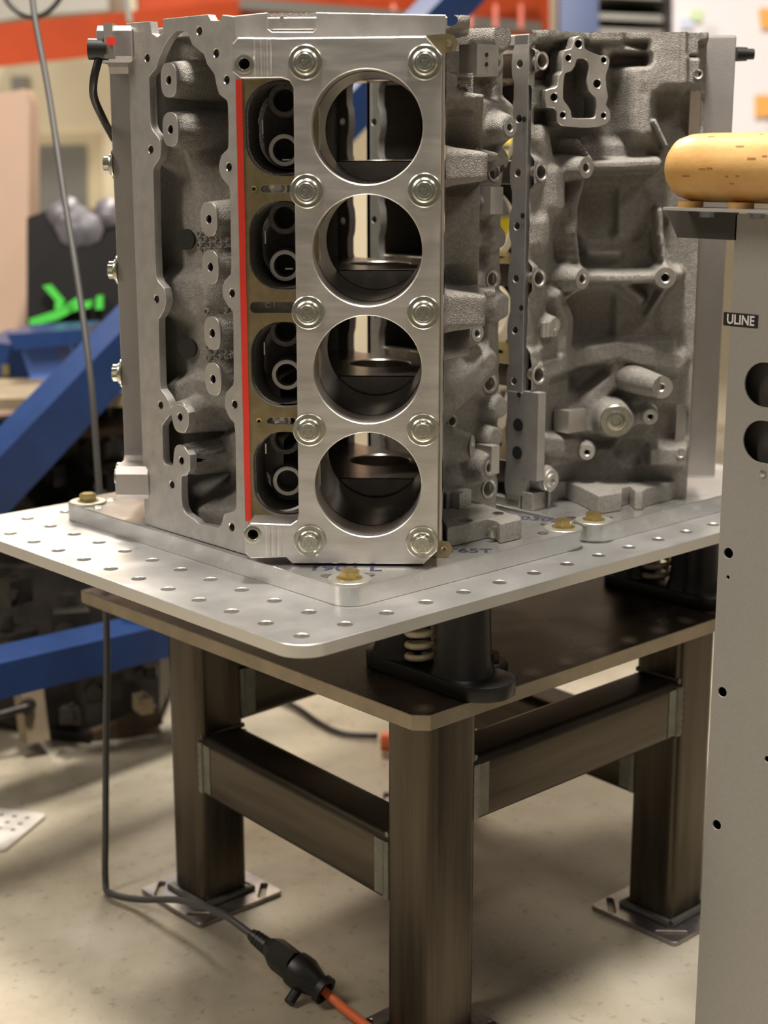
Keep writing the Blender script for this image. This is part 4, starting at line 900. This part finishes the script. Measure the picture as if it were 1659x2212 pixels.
# ------------------------------------------------------------------ cords
def floor_pt(px, py, z=4): p = on_z(px, py, -495 + z); return p
pl = [at(66, -60, 2.35), at(72, 10, 2.3), at(100, 200, 2.2), at(135, 420, 2.1), at(168, 650, 2.05), at(195, 860, 2.0)]
fk = floor_pt(229, 1925, 8); pl += [npv([fk[0] + .02, fk[1] + .15, .62]), npv([fk[0] + .012, fk[1] + .10, .40]), npv([fk[0] + .004, fk[1] + .04, .16]), npv([fk[0], fk[1], .025]), npv([fk[0] + .01, fk[1] - .012, .012])]
def proj(p): d = npv(p) - CAM; w = d @ FW; return PW / 2 + FPX * (d @ RT) / w, PH / 2 - FPX * (d @ UP) / w
rest = [floor_pt(290, 1938, 60), floor_pt(380, 1942, 60), floor_pt(470, 1965, 55), floor_pt(545, 2018, 40)]
hang = [at(66, -60, 2.10), at(74, 30, 2.08), at(105, 200, 2.05), at(138, 420, 2.0), at(170, 620, 1.96), at(196, 820, 1.93), at(210, 1000, 1.93), at(224, 1200, 1.93), at(231, 1400, 1.93), at(229, 1600, 1.93), at(228, 1780, 1.93)]
pth = hang + [floor_pt(228, 1905, 14), floor_pt(240, 1930, 8), floor_pt(300, 1943, 14), floor_pt(390, 1945, 40), floor_pt(475, 1972, 60), floor_pt(548, 2022, 52)]
cd = root('hanging_power_cord', floor_pt(228, 1925, 0), 'dark grey power cord hanging from above beside the table to a black coupler', 'cord')
bm = bmesh.new(); b_tube(bm, spline(pth, 8), .0042, 12); bm_obj('cord', bm, M['rubber'], cd, 181)
A = floor_pt(548, 2022, 52); B = floor_pt(704, 2142, 18); d = (B - A); Lc = np.linalg.norm(d); d = d / Lc
bm = bmesh.new()
b_lathe(bm, A - d * .004, d, [(0, .0065), (.004, .0075), (.026, .0095), (.028, .008)], 20)
for k in range(5): b_lathe(bm, A + d * (.002 + k * .005), d, [(0, .0085 + k * .0004), (.0026, .0085 + k * .0004)], 20)
bm_obj('strain_relief', bm, M['black'], cd)
bm = bmesh.new(); b_lathe(bm, A + d * .022, d, [(0, .010), (.008, .016), (.014, .018), (.040, .018)], 8, True, True, x=(0, 0, 1)); bm_obj('plug_half', bm, M['black'], cd, 30, bevel=.001)
bm = bmesh.new(); s = Lc - .062
b_lathe(bm, A + d * .062, d, [(0, .0195), (.004, .0200), (s * .35, .0200), (s * .55, .0165), (s * .8, .0130), (s * .84, .0160), (s, .0160), (s, .010), (s - .012, .009)], 24); bm_obj('connector_body', bm, M['black'], cd, 40)
side = np.cross(d, npv([0, 0, 1])); side /= np.linalg.norm(side)
bm = bmesh.new(); b_cyl(bm, A + d * .075 - npv([0, 0, .014]) + side * .012, A + d * .075 - npv([0, 0, .022]) + side * .026, .006); bm_obj('latch', bm, M['black'], cd, bevel=.001)
oc = root('orange_extension_cord', B, 'orange extension cord running from the black coupler at the bottom edge', 'cord')
bm = bmesh.new(); b_tube(bm, spline([B - d * .01, B + d * .012 - npv([0, 0, .002]), floor_pt(745, 2180, 10), floor_pt(790, 2215, 8), floor_pt(850, 2260, 6), floor_pt(930, 2330, 6)]), .0052, 12); bm_obj('cord', bm, M['orange'], oc, 181)
bk = root('black_floor_cord', floor_pt(760, 1588, 0), 'black cord with a red-orange end behind the table on the bright floor', 'cord')
bm = bmesh.new(); b_tube(bm, spline([floor_pt(560, 1490, 10), floor_pt(640, 1528, 10), floor_pt(690, 1562, 8), floor_pt(740, 1584, 8), floor_pt(815, 1590, 8)]), .0048, 10); bm_obj('cord', bm, M['black'], bk, 181)
bm = bmesh.new(); p = floor_pt(822, 1600, 20); b_cyl(bm, p, p + VR * .07, .014); b_cyl(bm, p - npv([0, 0, .012]), p + VR * .05 - npv([0, 0, .014]), .005); bm_obj('plug_end', bm, M['orange'], bk, bevel=.002)
lp = root('hanging_cable_loop', at(60, -10, 2.6), 'thin black cable loop hanging in front of the red beam at top left', 'cable')
bm = bmesh.new(); b_tube(bm, spline([at(2, -40, 2.6), at(14, 0, 2.6), at(42, 28, 2.6), at(75, 36, 2.6), at(105, 24, 2.6), at(130, -5, 2.6), at(140, -40, 2.6)]), .0045, 8); bm_obj('cable', bm, M['black'], lp, 181)
# ------------------------------------------------------------------ background, built at its own distance
def quadpx(name, pts, dist, depth, mt, parent, bevel=.004, label=None):
    """upright solid whose front lies at one distance (metres) and that is `depth` thick"""
    bm = bmesh.new(); P = [at(x, y, dist) for x, y in pts]; b_prism(bm, P, VD * depth); return bm_obj(name, bm, mt, parent, 30, label, bevel)
def barpx(name, a, b, da, db, w, h, mt, parent, bevel=.006):
    A, B = at(*a, da), at(*b, db); d = (B - A); L = np.linalg.norm(d); d /= L; s = np.cross(d, npv([0, 0, 1])); s /= np.linalg.norm(s); u = np.cross(s, d)
    bm = bmesh.new(); b_box(bm, (A + B) / 2, L, w, h, d, s, u); return bm_obj(name, bm, mt, parent, 30, None, bevel)
# red rack beam at the top
rb = root('red_rack_beam', at(550, 40, 4.2) * [1, 1, 0], 'orange-red steel rack beams crossing the top of the picture', 'rack')
barpx('beam', (-120, 110), (1165, -20), 3.9, 4.7, .05, .105, M['redbeam'], rb, .012)
barpx('beam', (300, 42), (1180, 40), 4.5, 4.9, .05, .14, M['redbeam'], rb, .012)
barpx('post', (1150, -150), (1150, 900), 4.95, 4.95, .09, .09, M['redbeam'], rb)
barpx('rail', (520, 8), (1165, 60), 4.2, 4.6, .03, .03, M['greymetal'], rb)
for k in range(12): barpx('beam_slot', (520 + k * 55, 10), (520 + k * 55, 62), 4.42, 4.42, .012, .012, M['redbeam'], rb, .002)
ob = root('grey_overhead_bundle', at(130, 20, 4.6), 'pale grey wrapped bundle resting on the red rack beam', 'bundle')
quadpx('bundle', [(-40, -40), (230, -40), (235, 22), (60, 34), (-40, 52)], 4.3, .4, M['greymetal'], ob, .02)
cy_ = root('grey_hanging_strap', at(275, 0, 3.2), 'thin grey strap hanging above the left torque plate', 'strap'); barpx('strap', (266, -60), (280, 48), 3.2, 3.2, .012, .004, M['greymetal'], cy_, .001)
# wall fittings
wp_ = root('wall_panel', at(130, 380, 5.0), 'grey framed panel on the cream wall behind the left torque plate', 'panel')
def on_wall(px, py, h=0): return on_plane(px, py, FB.O + FB.N * h, FB.N)
def wallquad(name, pts, mt, parent, h0=.0, h1=.02, bevel=.003):
    bm = bmesh.new(); b_prism(bm, [on_wall(x, y, h1) for x, y in pts], VD * (h1 - h0)); return bm_obj(name, bm, mt, parent, 30, None, bevel)
wallquad('panel_frame', [(50, 290), (215, 284), (222, 470), (50, 470)], M['paint_cream'], wp_, 0, .02); wallquad('grey_glass', [(72, 314), (186, 312), (190, 460), (72, 460)], M['greypanel'], wp_, .02, .03)
sb = root('wall_switch_box', at(42, 180, 5.0), 'small dark switch box on the cream wall at far left', 'switch'); wallquad('box', [(24, 164), (58, 164), (58, 196), (24, 196)], M['greymetal'], sb, 0, .05)
# tan board at the left edge
tn = root('tan_cardboard_sheet', at(20, 500, 3.3) * [1, 1, 0], 'tall tan cardboard sheet standing at the left edge', 'cardboard')
quadpx('sheet', [(-120, 215), (10, 200), (50, 192), (64, 225), (60, 700), (52, 900), (-120, 900)], 3.3, .10, M['tan'], tn, .02)
# black wrapped crate with green print
bg = root('black_wrapped_crate', at(150, 600, 3.0) * [1, 1, 0], 'crate wrapped in black plastic with bright green print, left background', 'crate')
quadpx('wrap', [(58, 470), (100, 455), (190, 462), (262, 452), (300, 700), (330, 1500), (40, 1500), (58, 900)], 3.05, .25, M['bag'], bg, .03)
for pts in ([(62, 690), (130, 668), (160, 655), (158, 672), (125, 690), (66, 706)], [(92, 618), (108, 615), (138, 650), (134, 672), (118, 668), (120, 650)], [(140, 660), (170, 640), (172, 668), (150, 676)], [(172, 655), (200, 648), (196, 664), (176, 668)], [(208, 640), (222, 638), (222, 668), (206, 668)]):
    quadpx('green_print', pts, 3.02, .012, M['green'], bg, .002)
gl = bmesh.new()
for k in range(9): b_lathe(gl, at(random.uniform(110, 250), random.uniform(452, 500), 3.04), -VD, [(0, .018 + random.random() * .02), (.012, .01), (.014, 0)], 8)
bm_obj('torn_film', gl, mat('grey_film', (.20, .19, .21), .4, .3), bg)
# blue engine hoist: slanted boom, low leg, foot casting
ho = root('blue_engine_hoist', at(300, 1450, 2.5) * [1, 1, 0], 'blue painted engine hoist with slanted boom behind the near engine block', 'hoist')
barpx('boom', (-60, 1085), (1015, -40), 2.35, 3.3, .060, .082, M['blue'], ho)
barpx('leg', (-80, 1470), (420, 1352), 2.05, 2.36, .075, .050, M['blue'], ho)
barpx('mast', (1248, -80), (1240, 1000), 4.4, 4.4, .11, .11, M['blue'], ho)
bh = root('blue_floor_jack', at(90, 780, 2.9) * [1, 1, 0], 'bright blue steel bracket in front of the tan sheet, lower left', 'jack')
quadpx('body', [(-40, 738), (40, 745), (75, 838), (-40, 838)], 2.80, .20, M['blue'], bh, .01); quadpx('sloped_plate', [(44, 752), (120, 748), (158, 836), (72, 838)], 2.78, .12, M['bluelt'], bh, .008); quadpx('top_plate', [(14, 722), (184, 712), (190, 742), (30, 756)], 2.74, .15, M['blue'], bh, .006)
quadpx('badge', [(4, 788), (20, 788), (20, 812), (4, 812)], 2.795, .01, M['gold'], bh, .001)
bm = bmesh.new(); c_ = at(80, 1100, 2.98)
b_box(bm, [c_[0], c_[1], .20], .30, .12, .40, VR, VD, ZU); bm_obj('stand_base', bm, M['clutter'], bh)
# dark shelves of engine parts
def rack_of_parts():
    r = root('parts_pallet_rack', at(120, 1200, 2.9) * [1, 1, 0], 'dark rack loaded with greasy engine parts at left behind the table', 'rack')
    quadpx('back_board', [(70, 840), (560, 820), (560, 1480), (70, 1520)], 3.42, .03, M['clutter'], r)
    barpx('shelf', (-200, 850), (300, 838), 2.7, 2.7, .30, .018, M['beige'], r, .002); barpx('shelf', (-200, 1100), (560, 1080), 2.9, 2.9, .5, .02, M['clutter'], r, .002)
    barpx('shelf', (-60, 930), (330, 905), 2.75, 2.75, .22, .014, M['rust'], r, .002)
    for x in (48, 100): barpx('upright', (x, 1215), (x + 8, 1425), 2.62, 2.62, .04, .018, M['beige'], r, .002)
    if 0: barpx('upright', (60, 1490), (72, 1600), 2.35, 2.35, .03, .045, M['beige'], r, .003); barpx('upright', (345, 1420), (350, 1560), 2.62, 2.62, .02, .02, M['silver'], r, .002)
    
    c = root('steel_parts_crate', at(100, 1500, 2.5) * [1, 1, 0], 'low dark steel crate of engine parts on the floor under the blue leg, left', 'crate')
    quadpx('crate_side', [(-120, 1225), (345, 1225), (345, 1540), (200, 1598), (90, 1585), (0, 1560), (-120, 1530)], 2.46, .30, M['clutter'], c, .01)
    barpx('crate_rim', (200, 1598), (345, 1540), 2.44, 2.46, .02, .03, M['rust'], c, .003); barpx('crate_rim', (80, 1588), (200, 1602), 2.46, 2.43, .02, .03, M['clutter'], c, .003)
    barpx('crate_post', (60, 1480), (75, 1600), 2.38, 2.38, .035, .05, M['beige'], c, .003); barpx('crate_post', (350, 1420), (352, 1560), 2.62, 2.62, .02, .02, M['silver'], c, .002)
    return r
rk = rack_of_parts()
k_ = 0
LABS = set(); SPOTS = []
for i in range(420):
    px = random.uniform(-20, 340); py = random.uniform(870, 1560)
    if abs(py - (1470 - (px + 80) * .236)) < 50: continue
    if abs((py - 1085) + (px + 60) * 1.047) < 60: continue
    dist = random.uniform(2.76, 2.90) if py < 1250 else random.uniform(2.32, 2.37) if py < 1430 else random.uniform(2.32, 2.37)
    if py > 1430 and (py > 1560 - abs(px - 200) * .2): continue
    kind = random.choice(('pulley', 'casting', 'casting', 'shaft', 'casting', 'bracket')); sz = random.uniform(.018, .055); m_ = random.choice((M['clutter'], M['clutter'], M['clutter'], M['clutter'], M['rust'], M['cast_dark'] if sz < .04 else M['clutter'], M['beige'] if sz < .035 else M['clutter'], M['silver'] if sz < .03 else M['clutter'], M['clutter']))
    bm = bmesh.new(); c = at(px, py, dist)
    if any(np.linalg.norm(c - q_) < (sz + z_) * .95 for q_, z_ in SPOTS): continue
    SPOTS.append((c, sz))
    if kind == 'pulley':
        axd = (-VD + npv([random.uniform(-.5, .5), random.uniform(-.5, .5), random.uniform(-.3, .3)])); b_lathe(bm, c, axd, [(0, sz * .7), (.008, sz), (.014, sz), (.018, sz * .75), (.022, sz), (.03, sz), (.034, sz * .5), (.030, sz * .25), (.05, sz * .22)], 20)
    elif kind == 'shaft':
        e_ = c + VR * random.uniform(-.08, .08) + npv([0, 0, random.uniform(-.05, .05)]) - VD * .03; b_cyl(bm, c, e_, sz * .3, sz * .22, 10); b_cyl(bm, c - VD * .004, c + VD * .01, sz * .5, sz * .5, 12)
    else:
        ax_ = random.random() * 3; X_ = npv([math.cos(ax_), math.sin(ax_), 0]); b_box(bm, c, sz * 1.6, sz, sz * random.uniform(.5, 1.4), X_, (-X_[1], X_[0], 0)); b_cyl(bm, c, c - VD * sz * .9, sz * .35, sz * .3, 10); b_cyl(bm, c + npv([0, 0, sz * .5]), c + npv([0, 0, sz * .9]), sz * .25, sz * .2, 8)
    nm = {'pulley': 'pulley', 'shaft': 'shaft', 'casting': 'engine_casting', 'bracket': 'engine_bracket'}[kind]
    o = bm_obj(nm, bm, m_, None, 30); mw = {'rusty_iron': 'rusty brown', 'beige_metal': 'tan', 'silver_part': 'bright silver', 'grey_and_shaded_casting': 'grey', 'dark_greasy_metal': 'greasy black'}[m_.name]
    boom = 1085 - (px + 60) * 1.047
    wh = 'above the slanted blue bar' if py < boom else ('between the two blue bars' if py < 1470 - (px + 80) * .236 else 'below the low blue bar')
    sd = 'at far left' if px < 90 else ('left of the hanging cord' if px < 160 else 'beside the hanging cord' if px < 240 else 'right of the hanging cord'); sz_ = 'small' if sz < .03 else ('medium' if sz < .043 else 'large')
    lab = '%s %s %s %s %s' % (sz_, mw, {'pulley': 'pulley', 'shaft': 'shaft end', 'casting': 'casting', 'bracket': 'bracket'}[kind], wh, sd)
    if lab in LABS: SPOTS.pop(); bpy.data.objects.remove(o); continue
    LABS.add(lab); tag(o, lab, 'engine part', 'greasy engine parts on the dark rack')
# dark shelving and white board, top right
ds = root('dark_shelving', at(1360, 100, 4.6) * [1, 1, 0], 'dark grey shelving behind the second engine block, top right', 'shelving')
quadpx('shelf_back', [(1285, -60), (1452, -60), (1452, 400), (1285, 400)], 4.75, .04, M['clutter'], ds)
for y in (-20, 28, 60, 110): quadpx('shelf', [(1285, y), (1450, y + 6), (1450, y + 20), (1285, y + 12)], 4.55, .2, M['greymetal'], ds)
quadpx('upright', [(1436, -60), (1458, -60), (1458, 380), (1436, 380)], 4.5, .05, M['clutter'], ds)
wbd = root('white_notice_board', at(1600, 150, 4.2), 'pale whiteboard with orange and pastel notes at top right', 'board')
quadpx('board', [(1456, -80), (1800, -80), (1800, 420), (1456, 420)], 4.3, .03, M['whiteboard'], wbd)
for pts, m_ in (([(1640, 18), (1700, 18), (1700, 60), (1645, 60)], 'gold'), ([(1632, 205), (1700, 205), (1700, 250), (1632, 252)], 'gold'), ([(1495, 22), (1520, 20), (1516, 44), (1490, 46)], 'green'), ([(1470, 40), (1500, 40), (1500, 60), (1470, 60)], 'bluelt')):
    quadpx('note', pts, 4.28, .006, mat('note_paper_' + m_, {'gold': (.85, .42, .10), 'green': (.62, .78, .45), 'bluelt': (.62, .68, .85)}[m_], .7), wbd, .001)
# yellow machine seen between the two engines and through the bores
ym = root('yellow_machine', at(1100, 300, 3.8) * [1, 1, 0], 'bright yellow machine seen between the two engine blocks', 'machine')
quadpx('yellow_panel', [(1040, 80), (1130, 80), (1130, 540), (1040, 540)], 3.9, .10, M['yellow'], ym, .01)
for a_, b_ in ((108, 200), (360, 470)): quadpx('dark_gap', [(1040, a_), (1130, a_), (1130, b_), (1040, b_)], 3.80, .03, M['clutter'], ym, .004)
for y in (128, 165, 318): barpx('rail', (1040, y), (1130, y + 2), 3.75, 3.75, .03, .02, M['silver'], ym, .003)
bmn = root('brown_parts_stack', at(1100, 800, 3.4) * [1, 1, 0], 'rusty brown stacked castings low between the two engine blocks', 'castings')
for y, m_ in ((560, 'clutter'), (590, 'rust'), (752, 'rust'), (785, 'clutter'), (815, 'rust'), (1010, 'rust'), (1040, 'clutter')): quadpx('slab', [(1035, y - 14), (1140, y - 12), (1140, y + 16), (1035, y + 14)], 3.5 + (y % 7) * .02, .12, M[m_], bmn, .01)
quadpx('casting', [(1080, 850), (1115, 845), (1115, 900), (1085, 905)], 3.45, .06, M['clutter'], bmn, .008)
# cardboard plate on the floor at the left edge
fp_ = root('perforated_floor_plate', floor_pt(15, 1775, 0), 'pale perforated metal plate lying on the floor at the left edge', 'plate')
c0 = floor_pt(10, 1775, 0)
slab('plate_body', Frame((c0[0], c0[1], 0.001), (.85, .52, 0), (-.52, .85, 0), ZU), rrect(-.09, .03, -.05, .05, .006, 2), [circ(-.03 + i * .02, -.03 + j * .02, .004, 10) for i in range(3) for j in range(4)], 0, .004, M['machined'], fp_)
# pieces drawn together above become parts of their own
SPLIT = ('weld', 'ground_weld_zone', 'gasket_eyelet', 'eyelet_hole', 'dowel_sleeve', 'sleeve_hole', 'milled_scallop', 'threaded_hole', 'hole_bottom', 'wood_spacer', 'flange_nut', 'wood_fleck', 'gallery_ledge', 'core_plug', 'mount_pad', 'pad_hole', 'dowel_pin', 'shelf_board', 'dark_hole', 'torn_film', 'lifter_window_wall', 'cast_lattice', 'return_and_shade_sheet')
def split_loose(o):
    bm = bmesh.new(); bm.from_mesh(o.data); bm.verts.ensure_lookup_table(); seen = set(); isl = []
    for v in bm.verts:
        if v.index in seen: continue
        st, g = [v], []; seen.add(v.index)
        while st:
            w = st.pop(); g.append(w.index)
            for e in w.link_edges:
                q = e.other_vert(w)
                if q.index not in seen: seen.add(q.index); st.append(q)
        isl.append(g)
    bm.free()
    if len(isl) < 2: return
    me = o.data; owner = {}
    for k, g in enumerate(isl):
        for i in g: owner[i] = k
    fs = [[] for _ in isl]
    for p in me.polygons: fs[owner[p.vertices[0]]].append(p)
    first = True
    for g, pf in zip(isl, fs):
        idx = {i: n for n, i in enumerate(g)}
        m2 = bpy.data.meshes.new(me.name); m2.from_pydata([me.vertices[i].co[:] for i in g], [], [[idx[i] for i in p.vertices] for p in pf])
        for mt in me.materials: m2.materials.append(mt)
        shade(m2, 35)
        if first: tgt = o; first = False; keep = m2
        else:
            n = bpy.data.objects.new(o.name.split('.')[0], m2); COL.objects.link(n); n.parent = o.parent; n.matrix_parent_inverse = o.matrix_parent_inverse.copy()
    o.data = keep
for o in list(bpy.data.objects):
    if o.type == 'MESH' and o.name.split('.')[0] in SPLIT: split_loose(o)
bpy.context.view_layer.update()
